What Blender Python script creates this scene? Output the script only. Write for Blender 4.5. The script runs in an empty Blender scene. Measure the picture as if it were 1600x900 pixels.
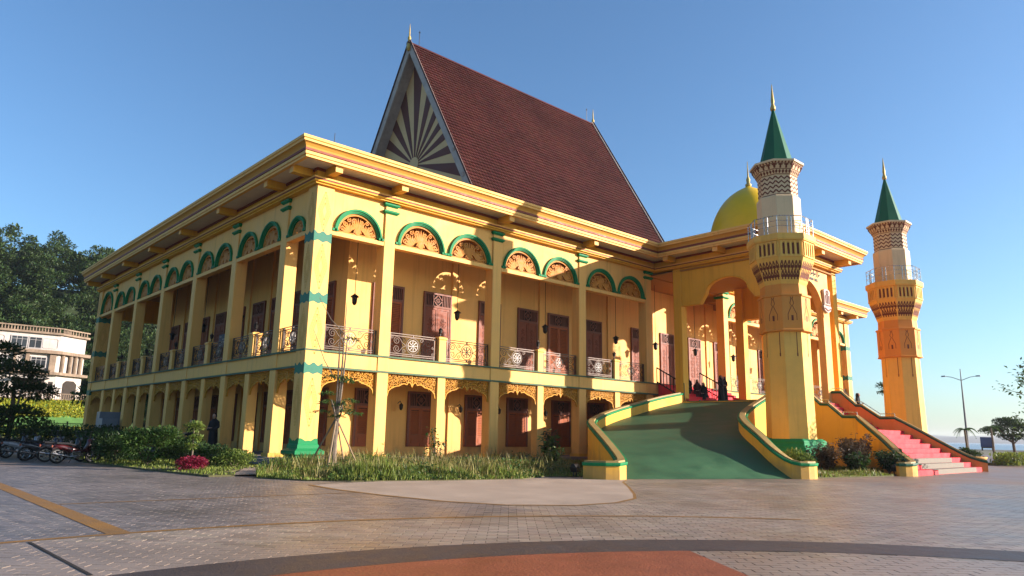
import bpy, bmesh, math, random
from math import sin, cos, pi, radians, sqrt, atan2, hypot
from mathutils import Vector, Matrix, noise as mnoise

scene = bpy.context.scene
COL = scene.collection
rnd = random.Random(7)

# ------------------------------------------------------------------ camera
# world: X along the long front facade, Y along the shaded left facade, Z up, metres
YAW, PITCH, ROLL = 0.8345, 0.1995, 0.0191
fw = Vector((cos(PITCH)*cos(YAW), cos(PITCH)*sin(YAW), sin(PITCH)))
rt0 = Vector((sin(YAW), -cos(YAW), 0)); up0 = rt0.cross(fw)
rt = cos(ROLL)*rt0 + sin(ROLL)*up0; up = -sin(ROLL)*rt0 + cos(ROLL)*up0
cam = bpy.data.cameras.new('camera'); camo = bpy.data.objects.new('camera', cam); COL.objects.link(camo)
M = Matrix((rt, up, -fw)).transposed().to_4x4(); M.translation = Vector((-13.161, -26.655, 1.424))
camo.matrix_world = M
cam.sensor_width = 36; cam.lens = 1126.9/1600*36; cam.clip_start = 0.1; cam.clip_end = 9000
scene.camera = camo

# ------------------------------------------------------------------ sky, sun, exposure
SUN_EL = radians(15.8); SUN_AZ = radians(-45)       # azimuth as angle from +X; the sun stands front right
sd = Vector((cos(SUN_EL)*cos(SUN_AZ), cos(SUN_EL)*sin(SUN_AZ), sin(SUN_EL)))
w = bpy.data.worlds.new('World'); scene.world = w; w.use_nodes = True
nt = w.node_tree; nt.nodes.clear()
sky = nt.nodes.new('ShaderNodeTexSky'); sky.sky_type = 'NISHITA'; sky.sun_disc = False
sky.sun_elevation = SUN_EL; sky.sun_rotation = pi/2 - SUN_AZ
sky.altitude = 0; sky.air_density = 1.0; sky.dust_density = 1.0; sky.ozone_density = 3.0
bg = nt.nodes.new('ShaderNodeBackground'); bg.inputs[1].default_value = 0.092
wo = nt.nodes.new('ShaderNodeOutputWorld')
tint = nt.nodes.new('ShaderNodeMix'); tint.data_type = 'RGBA'; tint.blend_type = 'MULTIPLY'; tint.inputs['Factor'].default_value = 1
tint.inputs['B'].default_value = (.72, .87, .97, 1)      # clear tropical evening: bluer than the model's default
nt.links.new(sky.outputs[0], tint.inputs['A']); nt.links.new(tint.outputs['Result'], bg.inputs[0]); nt.links.new(bg.outputs[0], wo.inputs[0])
sl = bpy.data.lights.new('sun', 'SUN'); sl.energy = 5.0; sl.angle = radians(0.55); sl.color = (1.0, 0.86, 0.78)
slo = bpy.data.objects.new('sun', sl); COL.objects.link(slo); slo.rotation_euler = sd.to_track_quat('Z', 'Y').to_euler()
scene.view_settings.view_transform = 'Standard'; scene.view_settings.look = 'None'
scene.view_settings.gamma = 1; scene.view_settings.use_curve_mapping = False
scene.view_settings.exposure = 1.42
scene.render.engine = 'CYCLES'
scene.cycles.max_bounces = 8; scene.cycles.diffuse_bounces = 4

# ------------------------------------------------------------------ materials
def lin(c):
    return tuple((x/12.92 if x <= .04045 else ((x+.055)/1.055)**2.4) for x in c)
def S(r, g, b): return lin((r/255, g/255, b/255))
MATS = {}
def mat(name, col, rough=.7, var=.12, scale=3.0, bump=0.0, bscale=40.0, metal=0.0, streak=0.0, dirt=0.0, spec=.3, col2=None, island=0.0, trans=0.0):
    """painted / mineral surface: base colour with grime variation, optional vertical streaks and fine relief"""
    m = bpy.data.materials.new(name); m.use_nodes = True; MATS[name] = m
    n = m.node_tree.nodes; L = m.node_tree.links
    b = n['Principled BSDF']
    b.inputs['Roughness'].default_value = rough; b.inputs['Metallic'].default_value = metal
    b.inputs['Specular IOR Level'].default_value = spec
    tc = n.new('ShaderNodeTexCoord'); geo = n.new('ShaderNodeNewGeometry')
    nz = n.new('ShaderNodeTexNoise'); nz.inputs['Scale'].default_value = scale; nz.inputs['Detail'].default_value = 6; nz.inputs['Roughness'].default_value = .65
    L.new(geo.outputs['Position'], nz.inputs['Vector'])
    rp = n.new('ShaderNodeValToRGB'); rp.color_ramp.elements[0].position = .25; rp.color_ramp.elements[1].position = .75
    c2 = col2 if col2 else tuple(max(0, c*(1-var*1.6)) for c in col)
    rp.color_ramp.elements[0].color = (*c2, 1); rp.color_ramp.elements[1].color = (*[min(1, c*(1+var*.35)) for c in col], 1)
    L.new(nz.outputs['Fac'], rp.inputs[0]); out = rp.outputs[0]
    if streak:
        mp = n.new('ShaderNodeMapping'); mp.inputs['Scale'].default_value = (2.2, 2.2, .12)
        L.new(geo.outputs['Position'], mp.inputs[0])
        n2 = n.new('ShaderNodeTexNoise'); n2.inputs['Scale'].default_value = 2.5; n2.inputs['Detail'].default_value = 8
        L.new(mp.outputs[0], n2.inputs['Vector'])
        r2 = n.new('ShaderNodeValToRGB'); r2.color_ramp.elements[0].position = .52; r2.color_ramp.elements[1].position = .8
        r2.color_ramp.elements[0].color = (0, 0, 0, 1); r2.color_ramp.elements[1].color = (streak,)*3 + (1,)
        L.new(n2.outputs['Fac'], r2.inputs[0])
        mx = n.new('ShaderNodeMix'); mx.data_type = 'RGBA'; mx.blend_type = 'MULTIPLY'
        L.new(r2.outputs[0], mx.inputs['Factor']); L.new(out, mx.inputs['A']); mx.inputs['B'].default_value = (.45, .42, .38, 1)
        out = mx.outputs['Result']
    if dirt:      # rain splash and grime creeping up from the ground, broken up by noise
        sx_ = n.new('ShaderNodeSeparateXYZ'); L.new(geo.outputs['Position'], sx_.inputs[0])
        n4 = n.new('ShaderNodeTexNoise'); n4.inputs['Scale'].default_value = 1.7; n4.inputs['Detail'].default_value = 7; L.new(geo.outputs['Position'], n4.inputs['Vector'])
        md = n.new('ShaderNodeMath'); md.operation = 'MULTIPLY_ADD'; md.inputs[1].default_value = 2.2; md.inputs[2].default_value = -.55; L.new(n4.outputs['Fac'], md.inputs[0])
        ms_ = n.new('ShaderNodeMath'); ms_.operation = 'SUBTRACT'; L.new(md.outputs[0], ms_.inputs[0]); L.new(sx_.outputs['Z'], ms_.inputs[1])
        mr = n.new('ShaderNodeMapRange'); mr.inputs['From Min'].default_value = -.35; mr.inputs['From Max'].default_value = .5; mr.inputs['To Max'].default_value = dirt; L.new(ms_.outputs[0], mr.inputs[0])
        mx2 = n.new('ShaderNodeMix'); mx2.data_type = 'RGBA'; L.new(mr.outputs[0], mx2.inputs['Factor']); L.new(out, mx2.inputs['A']); mx2.inputs['B'].default_value = (.16, .12, .07, 1)
        out = mx2.outputs['Result']
    rr_ = n.new('ShaderNodeMapRange'); rr_.inputs['From Min'].default_value = .3; rr_.inputs['From Max'].default_value = .7
    rr_.inputs['To Min'].default_value = max(.05, rough-.10); rr_.inputs['To Max'].default_value = min(1, rough+.12)
    L.new(nz.outputs['Fac'], rr_.inputs[0]); L.new(rr_.outputs[0], b.inputs['Roughness'])
    if island:
        hs = n.new('ShaderNodeHueSaturation'); ma = n.new('ShaderNodeMapRange')
        ma.inputs['To Min'].default_value = 1-island; ma.inputs['To Max'].default_value = 1+island
        L.new(geo.outputs['Random Per Island'], ma.inputs[0]); L.new(ma.outputs[0], hs.inputs['Value'])
        mb = n.new('ShaderNodeMapRange'); mb.inputs['To Min'].default_value = .5-island*.05; mb.inputs['To Max'].default_value = .5+island*.05
        wn = n.new('ShaderNodeTexWhiteNoise'); wn.noise_dimensions = '1D'; L.new(geo.outputs['Random Per Island'], wn.inputs['W'])
        L.new(wn.outputs['Value'], mb.inputs[0]); L.new(mb.outputs[0], hs.inputs['Hue'])
        L.new(out, hs.inputs['Color']); out = hs.outputs[0]
    L.new(out, b.inputs['Base Color'])
    if bump:
        n3 = n.new('ShaderNodeTexNoise'); n3.inputs['Scale'].default_value = bscale; n3.inputs['Detail'].default_value = 5
        L.new(geo.outputs['Position'], n3.inputs['Vector'])
        bp = n.new('ShaderNodeBump'); bp.inputs['Strength'].default_value = bump; bp.inputs['Distance'].default_value = .02
        L.new(n3.outputs['Fac'], bp.inputs['Height']); L.new(bp.outputs[0], b.inputs['Normal'])
    if trans:
        tr = n.new('ShaderNodeBsdfTranslucent'); L.new(out, tr.inputs['Color'])
        ms = n.new('ShaderNodeMixShader'); ms.inputs[0].default_value = trans
        L.new(b.outputs[0], ms.inputs[1]); L.new(tr.outputs[0], ms.inputs[2])
        L.new(ms.outputs[0], n['Material Output'].inputs['Surface'])
    return m

YEL   = mat('yellow_wall_paint', (.76, .40, .035), .66, .07, .7, .12, 60, streak=.38, dirt=.5)
PALE  = mat('pale_yellow_paint', (.80, .435, .11), .66, .07, .7, .12, 60, streak=.38, dirt=.5)
SAND  = mat('beige_tower_paint', (.68, .50, .28), .7, .08, 1.2, .1, 60, streak=.3)
PEACH = mat('peach_tower_paint', (.66, .26, .04), .7, .08, 1.2, .1, 60, streak=.2)
TOWER = mat('tower_yellow_paint', (.76, .44, .085), .7, .1, 1.0, .12, 60, streak=.35)
GREEN = mat('green_trim_paint', (.012, .20, .066), .6, .15, 3, .05, spec=.15)
TEAL  = mat('teal_band_paint', (.045, .18, .115), .6, .15, 3, .05, spec=.15)
MOULD = mat('grey_green_moulding_paint', (.09, .15, .085), .7, .2, 3, spec=.15)
DGREEN= mat('dark_green_moulding_paint', (.012, .10, .055), .5, .2, 3)
CONEG = mat('green_spire_paint', (.005, .095, .04), .5, .12, 2, spec=.2)
ORANGE= mat('golden_orange_carving_paint', (.50, .19, .018), .65, .12, 6, .1)
GOLD  = mat('golden_yellow_carving_paint', (.54, .25, .014), .65, .12, 6, .1)
RED   = mat('brick_red_line_paint', (.22, .045, .018), .6, .15, 4)
CAVET = mat('amber_cavetto_paint', (.60, .28, .04), .6, .08, 2)
SOFF  = mat('soffit_board', (.74, .62, .47), .8, .1, 1.5, .05, streak=.0)
BROWN = mat('brown_stencil_paint', (.17, .045, .02), .75, .2, 5)
DOORM = mat('carved_door_wood', (.24, .06, .022), .6, .2, 5, .15, 30)
DOORL = mat('louvre_door_wood', (.32, .08, .018), .6, .2, 5, .15, 30)
PINKF = mat('door_frame_paint', (.20, .07, .038), .6, .15, 4)
BLACKM= mat('dark_metal', (.02, .018, .016), .4, .2, 8, metal=.4)
RAILM = mat('bronze_silver_rail_metal', (.075, .055, .042), .4, .3, 9, metal=.5)
ROSEM = mat('silver_rosette_metal', (.17, .16, .145), .4, .1, 9, metal=.5)
STEEL = mat('stainless_steel', (.45, .45, .43), .25, .1, 6, metal=.9)
DARKIN= mat('dark_room_interior', (.03, .022, .016), .8, .2, 3)
CEIL  = mat('gallery_ceiling_paint', (.36, .17, .035), .8, .1, 2)
CONC  = mat('concrete', (.24, .21, .18), .85, .22, 1.6, .3, 30)
ROOFT = mat('maroon_roof_tile', (.066, .016, .012), .75, .3, .25, .1, 50, island=.17, spec=.15)
ROOFB = mat('roof_batten', (.05, .02, .018), .8)
BARGE = mat('weathered_bargeboard_paint', (.44, .38, .33), .75, .25, 1.4, .2, 20)
RAYC  = mat('cream_ray_paint', (.64, .43, .20), .7, .1, 1)
RAYB  = mat('maroon_ray_paint', (.115, .034, .024), .7, .12, 1)
DOMEY = mat('yellow_dome_paint', (.74, .45, .004), .38, .08, 1.5, .03)
PINK  = mat('coral_red_step_paint', (.72, .03, .04), .75, .10, 2, .15, 40)
TERRA = mat('terracotta_wall_paint', (.62, .25, .06), .65, .1, 1, .1, streak=.2)
CAPY  = mat('ochre_wall_cap_paint', (.32, .21, .065), .6, .12, 2, .1)
RAMPG = mat('green_ramp_paint', (.040, .115, .046), .6, .22, .9, .4, 55, col2=(.017, .062, .027))
SKIN  = mat('skin', (.42, .24, .16), .5, .05)
CLOTHB= mat('black_cloth', (.012, .012, .014), .85, .2, 9)
CLOTHD= mat('dark_maroon_cloth', (.06, .015, .018), .85, .2, 9)
CLOTHG= mat('grey_cloth', (.10, .10, .12), .85, .2, 9)
WHITEC= mat('white_plaster', (.48, .43, .38), .8, .22, .5, .1, streak=.5)

# ------------------------------------------------------------------ mesh builder
class MB:
    def __init__(s): s.v = []; s.f = []
    def add(s, vs, fs):
        o = len(s.v); s.v += [tuple(p) for p in vs]; s.f += [tuple(i+o for i in q) for q in fs]; return s
    def box(s, x0, y0, z0, x1, y1, z1):
        return s.add([(x0,y0,z0),(x1,y0,z0),(x1,y1,z0),(x0,y1,z0),(x0,y0,z1),(x1,y0,z1),(x1,y1,z1),(x0,y1,z1)],
                     [(0,3,2,1),(4,5,6,7),(0,1,5,4),(1,2,6,5),(2,3,7,6),(3,0,4,7)])
    def frustum(s, rects):
        """stack of (half_x, half_y, z) or (x0,y0,x1,y1,z) rectangles"""
        vs = []; fs = []
        for r in rects:
            if len(r) == 3: hx, hy, z = r; vs += [(-hx,-hy,z),(hx,-hy,z),(hx,hy,z),(-hx,hy,z)]
            else: x0,y0,x1,y1,z = r; vs += [(x0,y0,z),(x1,y0,z),(x1,y1,z),(x0,y1,z)]
        n = len(rects)
        for i in range(n-1):
            for k in range(4): a = 4*i+k; b = 4*i+(k+1)%4; fs.append((a,b,b+4,a+4))
        fs += [(3,2,1,0), (4*n-4,4*n-3,4*n-2,4*n-1)]
        return s.add(vs, fs)
    def prism(s, poly, y0, y1):
        """poly in (x,z), extruded between y0 and y1"""
        n = len(poly)
        vs = [(x,y0,z) for x,z in poly] + [(x,y1,z) for x,z in poly]
        fs = [tuple(range(n)), tuple(range(2*n-1,n-1,-1))] + [(i,i+n,(i+1)%n+n,(i+1)%n) for i in range(n)]
        return s.add(vs, fs)
    def vprism(s, poly, z0, z1):
        """poly in (x,y), extruded between z0 and z1"""
        n = len(poly)
        vs = [(x,y,z0) for x,y in poly] + [(x,y,z1) for x,y in poly]
        fs = [tuple(range(n-1,-1,-1)), tuple(range(n,2*n))] + [(i,(i+1)%n,(i+1)%n+n,i+n) for i in range(n)]
        return s.add(vs, fs)
    def lathe(s, prof, n=8, c=(0,0,0), rot=0.0, cap=True):
        vs = []; fs = []
        for r, z in prof:
            for k in range(n): a = rot+2*pi*k/n; vs.append((c[0]+r*cos(a), c[1]+r*sin(a), c[2]+z))
        for i in range(len(prof)-1):
            for k in range(n): a = i*n+k; b = i*n+(k+1)%n; fs.append((a,b,b+n,a+n))
        if cap: fs += [tuple(range(n-1,-1,-1)), tuple(range(len(prof)*n-n, len(prof)*n))]
        return s.add(vs, fs)
    def tube(s, pts, r, n=6, cap=True):
        pts = [Vector(p) for p in pts]; N = len(pts); vs = []; fs = []
        rr = r if isinstance(r, (list, tuple)) else [r]*N
        t0 = (pts[1]-pts[0]).normalized(); a = Vector((0,0,1)) if abs(t0.z) < .9 else Vector((1,0,0))
        u = t0.cross(a).normalized()
        for i, p in enumerate(pts):
            t = (pts[min(i+1,N-1)]-pts[max(i-1,0)]).normalized()
            u = (u-t*u.dot(t)); u = u.normalized() if u.length > 1e-6 else t.orthogonal().normalized()
            v_ = t.cross(u)
            for k in range(n): b = 2*pi*k/n; vs.append(p+(u*cos(b)+v_*sin(b))*rr[i])
        for i in range(N-1):
            for k in range(n): a_ = i*n+k; b_ = i*n+(k+1)%n; fs.append((a_,b_,b_+n,a_+n))
        if cap: fs += [tuple(range(n-1,-1,-1)), tuple(range(N*n-n,N*n))]
        return s.add(vs, fs)
    def ribbon(s, pts, w, y0, y1):
        """flat strip in the xz plane along 2-D pts, width w (number or list), thickness y0..y1"""
        N = len(pts); vs = []; fs = []
        ww = w if isinstance(w, (list, tuple)) else [w]*N
        for i, (x, z) in enumerate(pts):
            x0,z0 = pts[max(i-1,0)]; x1,z1 = pts[min(i+1,N-1)]
            d = hypot(x1-x0, z1-z0) or 1; nx, nz = -(z1-z0)/d*ww[i]/2, (x1-x0)/d*ww[i]/2
            vs += [(x+nx,y0,z+nz),(x-nx,y0,z-nz),(x-nx,y1,z-nz),(x+nx,y1,z+nz)]
        for i in range(N-1):
            for k in range(4): a = 4*i+k; b = 4*i+(k+1)%4; fs.append((a,b,b+4,a+4))
        fs += [(3,2,1,0),(4*N-4,4*N-3,4*N-2,4*N-1)]
        return s.add(vs, fs)
    def ring(s, r0, r1, a0, a1, y0, y1, n=24, c=(0,0)):
        """flat annular sector in xz"""
        vs = []; fs = []
        for i in range(n+1):
            a = a0+(a1-a0)*i/n
            for r, y in ((r0,y0),(r1,y0),(r1,y1),(r0,y1)): vs.append((c[0]+r*cos(a), y, c[1]+r*sin(a)))
        for i in range(n):
            for k in range(4): a = 4*i+k; b = 4*i+(k+1)%4; fs.append((a,b,b+4,a+4))
        fs += [(3,2,1,0),(4*n,4*n+1,4*n+2,4*n+3)]
        return s.add(vs, fs)
    def disc(s, c, r, y0, y1, n=14):
        return s.prism([(c[0]+r*cos(2*pi*k/n), c[1]+r*sin(2*pi*k/n)) for k in range(n)], y0, y1)
    def mesh(s, name, m=None, smooth=False):
        me = bpy.data.meshes.new(name); me.from_pydata(s.v, [], s.f); me.update()
        if m: me.materials.append(m)
        if smooth:
            for p in me.polygons: p.use_smooth = True
        return me
    def build(s, name, m, parent=None, loc=(0,0,0), rz=0.0, smooth=False, **kw):
        return obj(name, s.mesh(name, m, smooth), parent, loc, rz, **kw)

def obj(name, me, parent=None, loc=(0,0,0), rz=0.0, scale=None, label=None, cat=None, group=None, kind=None):
    o = bpy.data.objects.new(name, me); COL.objects.link(o)
    o.location = loc; o.rotation_euler = (0,0,rz)
    if scale: o.scale = scale
    if parent: o.parent = parent
    if label: o['label'] = label
    if cat: o['category'] = cat
    if group: o['group'] = group
    if kind: o['kind'] = kind
    return o
def thing(name, label, cat, loc=(0,0,0), rz=0.0, group=None, kind=None):
    o = obj(name, None, None, loc, rz, None, label, cat, group, kind); o.empty_display_size = .3
    return o
def bevel(o, width=.02, seg=1):
    b = o.modifiers.new('bevel', 'BEVEL'); b.width = width; b.segments = seg; b.limit_method = 'ANGLE'; b.angle_limit = radians(40)
    return o
def copy_tree(o, parent=None):
    c = o.copy(); COL.objects.link(c); c.parent = parent
    for ch in o.children: copy_tree(ch, c)
    return c
def sweep(path, prof, closed=False):
    """sweep a (outward, z) profile along a plan polyline with mitred corners; outward = right-hand side"""
    mb = MB(); n = len(path); m = len(prof); vs = []
    for i, (x, y) in enumerate(path):
        if closed: p0 = path[i-1]; p1 = path[(i+1)%n]
        else: p0 = path[max(i-1,0)]; p1 = path[min(i+1,n-1)]
        d0 = Vector((x-p0[0], y-p0[1])); d1 = Vector((p1[0]-x, p1[1]-y))
        if d0.length < 1e-9: d0 = d1
        if d1.length < 1e-9: d1 = d0
        d0.normalize(); d1.normalize()
        n0 = Vector((d0.y,-d0.x)); n1 = Vector((d1.y,-d1.x)); b = (n0+n1).normalized(); k = 1/max(.3, b.dot(n0))
        for o_, z in prof: vs.append((x+b.x*o_*k, y+b.y*o_*k, z))
    fs = []
    for i in range(n if closed else n-1):
        j = (i+1) % n
        for q in range(m-1): fs.append((i*m+q, j*m+q, j*m+q+1, i*m+q+1))
    if not closed:
        fs += [tuple(range(m)), tuple(range(n*m-1, n*m-m-1, -1))]
    return mb.add(vs, fs)
def spiral(cx, cz, r, turns, a0, hand=1, n=16, rmin=.12):
    return [(cx+r*(1-(1-rmin)*t/n)*cos(a0+hand*turns*2*pi*t/n), cz+r*(1-(1-rmin)*t/n)*sin(a0+hand*turns*2*pi*t/n)) for t in range(n+1)]
# ================================================================== the hall
Z0, Z1, Z2, ZA, ZC = .30, 3.90, 4.54, 11.45, 12.83    # plinth, slab underside, gallery floor, architrave underside, cornice top
XE, YE = 51.0, 34.8                                   # far ends of the block
PX0, PX1, PY = 22.95, 30.5, -8.0                      # porch
FX = [3.62, 9.98, 16.34, 22.35, 31.1, 37.2, 43.4, 47.6]        # main columns on the front (corners apart)
LYc = [2.9, 8.4, 13.9, 19.4, 24.9, 30.4]                       # main columns on the left side
CW = .58
hall = thing('assembly_hall', 'large yellow two-storey hall with green arches and a steep maroon roof', 'building')

# ---- plinth, floor slab, ceilings, inner walls, flat roof
mb = MB(); mb.box(-.25, -.25, 0, XE+.25, YE+.25, Z0); bevel(mb.build('plinth', CONC, hall), .02)
mb = MB(); mb.box(.06, .06, Z1+.02, XE-.06, YE-.06, Z2-.03); mb.build('gallery_floor', CEIL, hall)
per = [(0, YE), (0, 0), (XE, 0), (XE, YE)]
sweep([(x, y) for x, y in per], [(-.25, Z1), (-.04, Z1), (-.04, Z2), (-.25, Z2)]).build('floor_fascia', PALE, hall)
sweep(per, [(-.3, Z2), (.05, Z2), (.05, Z2+.07), (-.3, Z2+.07)]).build('fascia_moulding', MOULD, hall)
sweep(per, [(-.03, Z1-.02), (.03, Z1-.02), (.03, Z1+.06), (-.03, Z1+.06)]).build('fascia_moulding', MOULD, hall)
mb = MB(); mb.box(.3, .3, 11.2, XE-.3, YE-.3, 11.3); mb.build('gallery_ceiling', CEIL, hall)
mb = MB(); mb.box(-.3, -.3, 12.5, XE+.3, YE+.3, 12.66); mb.box(PX0-.2, PY-.2, 12.5, PX1+.2, -.3, 12.66); mb.build('flat_roof', CONC, hall)
IX, IY, IXE, IYE = 3.2, 2.8, 47.8, 29.5
for z0, z1 in ((Z0, Z1+.02), (Z2-.03, 11.2)):
    mb = MB(); mb.box(IX, IY, z0, IXE, IYE, z1); mb.build('inner_wall', PALE, hall)

# ---- cornice: architrave, frieze, soffit, mouldings, all swept round the block and the porch
path = [(0, YE), (0, 0), (PX0, 0), (PX0, PY), (PX1, PY), (PX1, 0), (XE, 0), (XE, YE)]
def band(name, prof, m): return sweep(path, prof).build(name, m, hall)
band('architrave', [(-.3, ZA), (.18, ZA), (.18, ZA+.04), (.29, ZA+.07), (.29, ZA+.12), (-.3, ZA+.12)], YEL)
band('architrave_fillet', [(-.3, ZA+.183), (.33, ZA+.183), (.33, ZA+.25), (-.3, ZA+.25)], PALE)
band('red_line', [(.0, ZA+.122), (.30, ZA+.122), (.30, ZA+.181), (.0, ZA+.181)], RED)
band('frieze', [(-.2, ZA+.253), (.12, ZA+.253), (.12, 12.10), (-.2, 12.10)], YEL)
band('red_line', [(.0, 12.01), (.17, 12.01), (.17, 12.122), (.0, 12.122)], RED)
band('soffit', [(-.1, 12.125), (1.12, 12.125), (1.12, 12.20), (-.1, 12.20)], SOFF)
band('cornice_moulding', [(1.0, 12.06), (1.18, 12.04), (1.18, 12.13), (1.23, 12.15), (1.23, 12.27), (1.10, 12.29), (1.0, 12.29)], PALE)
band('red_line', [(1.0, 12.293), (1.255, 12.293), (1.255, 12.39), (1.0, 12.39)], RED)
band('cornice_cavetto', [(.9, 12.393), (1.22, 12.393), (1.25, 12.47), (1.31, 12.55), (1.38, 12.60), (.9, 12.60)], CAVET)
band('cornice_lip', [(.9, 12.603), (1.41, 12.603), (1.41, 12.69), (1.46, 12.72), (1.46, ZC), (.9, ZC)], PALE)
# brackets under the soffit at every main column
mbk = MB(); mbk.box(-.16, -1.02, 11.80, .16, -.125, 12.118); bk = mbk.mesh('bracket', YEL)
mbc = MB(); mbc.box(-.163, -1.04, 11.797, .163, -1.0, 12.121); bc = mbc.mesh('bracket_face', PALE)
def bracket(x, y, rz):
    o = obj('bracket', bk, hall, (x, y, 0), rz); obj('bracket_face', bc, o)
for x in [.38]+FX[:4]+FX[4:]+[XE-.38]:
    if PX0-.9 < x < PX1+.9: continue
    bracket(x, 0, 0)
for y in [.38]+LYc+[YE-.38]: bracket(0, y, -pi/2)
for x in (PX0+.3, 26.7, PX1-.3): bracket(x, PY, 0)
for y in (-1.6, -5.0, PY+.3): bracket(PX0, y, -pi/2)

# ---- columns
def column_mesh(w, z0, z1, m, b=.02):
    mb = MB(); h = w/2
    mb.frustum([(h, h, z0), (h, h, z1)]); return mb.mesh('column', m)
cm = column_mesh(CW, Z0, ZA, PALE)
mb = MB()
for zc in (11.03, 11.36): mb.frustum([(CW/2+.01, CW/2+.01, zc-.10), (CW/2+.10, CW/2+.10, zc-.02), (CW/2+.10, CW/2+.10, zc+.05), (CW/2+.03, CW/2+.03, zc+.085)])
capm = mb.mesh('capital_band', GREEN)
mb = MB(); mb.frustum([(CW/2+.05, CW/2+.05, Z0), (CW/2+.05, CW/2+.05, Z0+.16)]); plm = mb.mesh('column_base', YEL)
def column(x, y):
    o = bevel(obj('column', cm, hall, (x, y, 0)), .025); obj('capital_band', capm, o); obj('column_base', plm, o); return o
for x in FX: column(x, CW/2)
for y in LYc: column(CW/2, y)
for y in LYc: column(XE-CW/2, y)
for x in FX[1:-1]: column(x, YE-CW/2)
# half columns on the ground floor with railing posts above
gm = column_mesh(.46, Z0, Z1-.02, PALE)
mb = MB(); mb.frustum([(.21, .21, Z2+.05), (.21, .21, 5.62), (.25, .25, 5.64), (.25, .25, 5.72), (.12, .12, 5.78)]); pom = mb.mesh('railing_post', PALE)
mb = MB(); mb.lathe([(.05, 5.78), (.06, 5.80), (.025, 5.83), (.025, 5.92), (.07, 5.95), (.10, 6.10), (.11, 6.12), (.02, 6.20), (.012, 6.26)], 6); lam = mb.mesh('post_lantern', BLACKM)
HX = [(FX[0]+FX[1])/2, (FX[1]+FX[2])/2, (FX[2]+FX[3])/2, (FX[4]+FX[5])/2, (FX[5]+FX[6])/2]
LH = [(LYc[i]+LYc[i+1])/2 for i in range(5)]
def half(x, y):
    bevel(obj('column', gm, hall, (x, y, 0)), .02)
    o = bevel(obj('railing_post', pom, hall, (x, y, 0)), .02); obj('post_lantern', lam, o)
for x in HX: half(x, .27)
for y in LH: half(.27, y)
# thick corner columns with wavy teal bands, painted lozenges and green pedestals
def corner(x, y):
    h = .40
    o = bevel(obj('corner_column', column_mesh(2*h, .2, ZA, PALE), hall, (x, y, 0)), .02)
    for zc in (9.28, 6.72, 3.86):
        mb = MB(); n = 24
        for fx, fy in ((0,-1), (-1,0), (1,0)):
            for k in range(n):
                u0, u1 = -h+2*h*k/n, -h+2*h*(k+1)/n
                wv = lambda u: .11*(.5+.5*cos(u/h*pi*2))-.02
                q = [(u0, zc-.20-wv(u0)*.6), (u1, zc-.20-wv(u1)*.6), (u1, zc+.12+wv(u1)), (u0, zc+.12+wv(u0))]
                e = h+.006
                mb.add([((u if fy else fx*e), (fy*e if fy else u), z) for u, z in q], [(0,1,2,3)])
        mb.build('wavy_band', TEAL, o)
    for zc, hh in ((10.35, .85), (8.0, .95), (5.35, .95), (2.5, .95)):
        for fx, fy in ((0,-1), (-1,0)):
            mb = MB()
            for s_ in (1.0, .72, .45):
                pts = [(0,-hh*s_), (.28*s_,0), (0,hh*s_), (-.28*s_,0)]; w_ = .05
                for k in range(4):
                    a, b = pts[k], pts[(k+1)%4]; e = h+.005
                    N = 8
                    for j in range(N):
                        p0 = [a[i]+(b[i]-a[i])*(j+.1)/N for i in (0,1)]; p1 = [a[i]+(b[i]-a[i])*(j+.9)/N for i in (0,1)]
                        q = [(p0[0]-w_/2, p0[1]), (p0[0]+w_/2, p0[1]), (p1[0]+w_/2, p1[1]), (p1[0]-w_/2, p1[1])]
                        mb.add([((u if fy else fx*e), (fy*e if fy else u), z+zc) for u, z in q], [(0,1,2,3)])
            mb.build('painted_lozenge', LOZ, o)
    mb = MB()
    mb.frustum([(h+.20,h+.20,.0),(h+.20,h+.20,.16),(h+.12,h+.12,.24),(h+.12,h+.12,.42),(h+.22,h+.22,.5),(h+.22,h+.22,.62),(h+.06,h+.06,.72),(h+.05,h+.05,.84),(h+.012,h+.012,.9),(h+.012,h+.012,1.0)])
    for fx, fy in ((0,-1), (-1,0)):
        n = 8
        for k in range(n):
            u0, u1 = -h+2*h*k/n, -h+2*h*(k+1)/n; e = h+.011
            wv = lambda u: 1.0+.13*abs(u/h)**1.3+.03*cos(u/h*pi*3)
            q = [(u0,.98),(u1,.98),(u1,wv(u1)),(u0,wv(u0))]
            mb.add([((u if fy else fx*e), (fy*e if fy else u), z) for u, z in q], [(0,1,2,3)])
    mb.build('pedestal', GREEN, o)
LOZ = mat('ochre_stencil_paint', (.66, .345, .07), .7, .1)
for x, y in ((.37, .37), (.37, YE-.37), (XE-.37, .37), (XE-.37, YE-.37)): corner(x, y)

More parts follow.
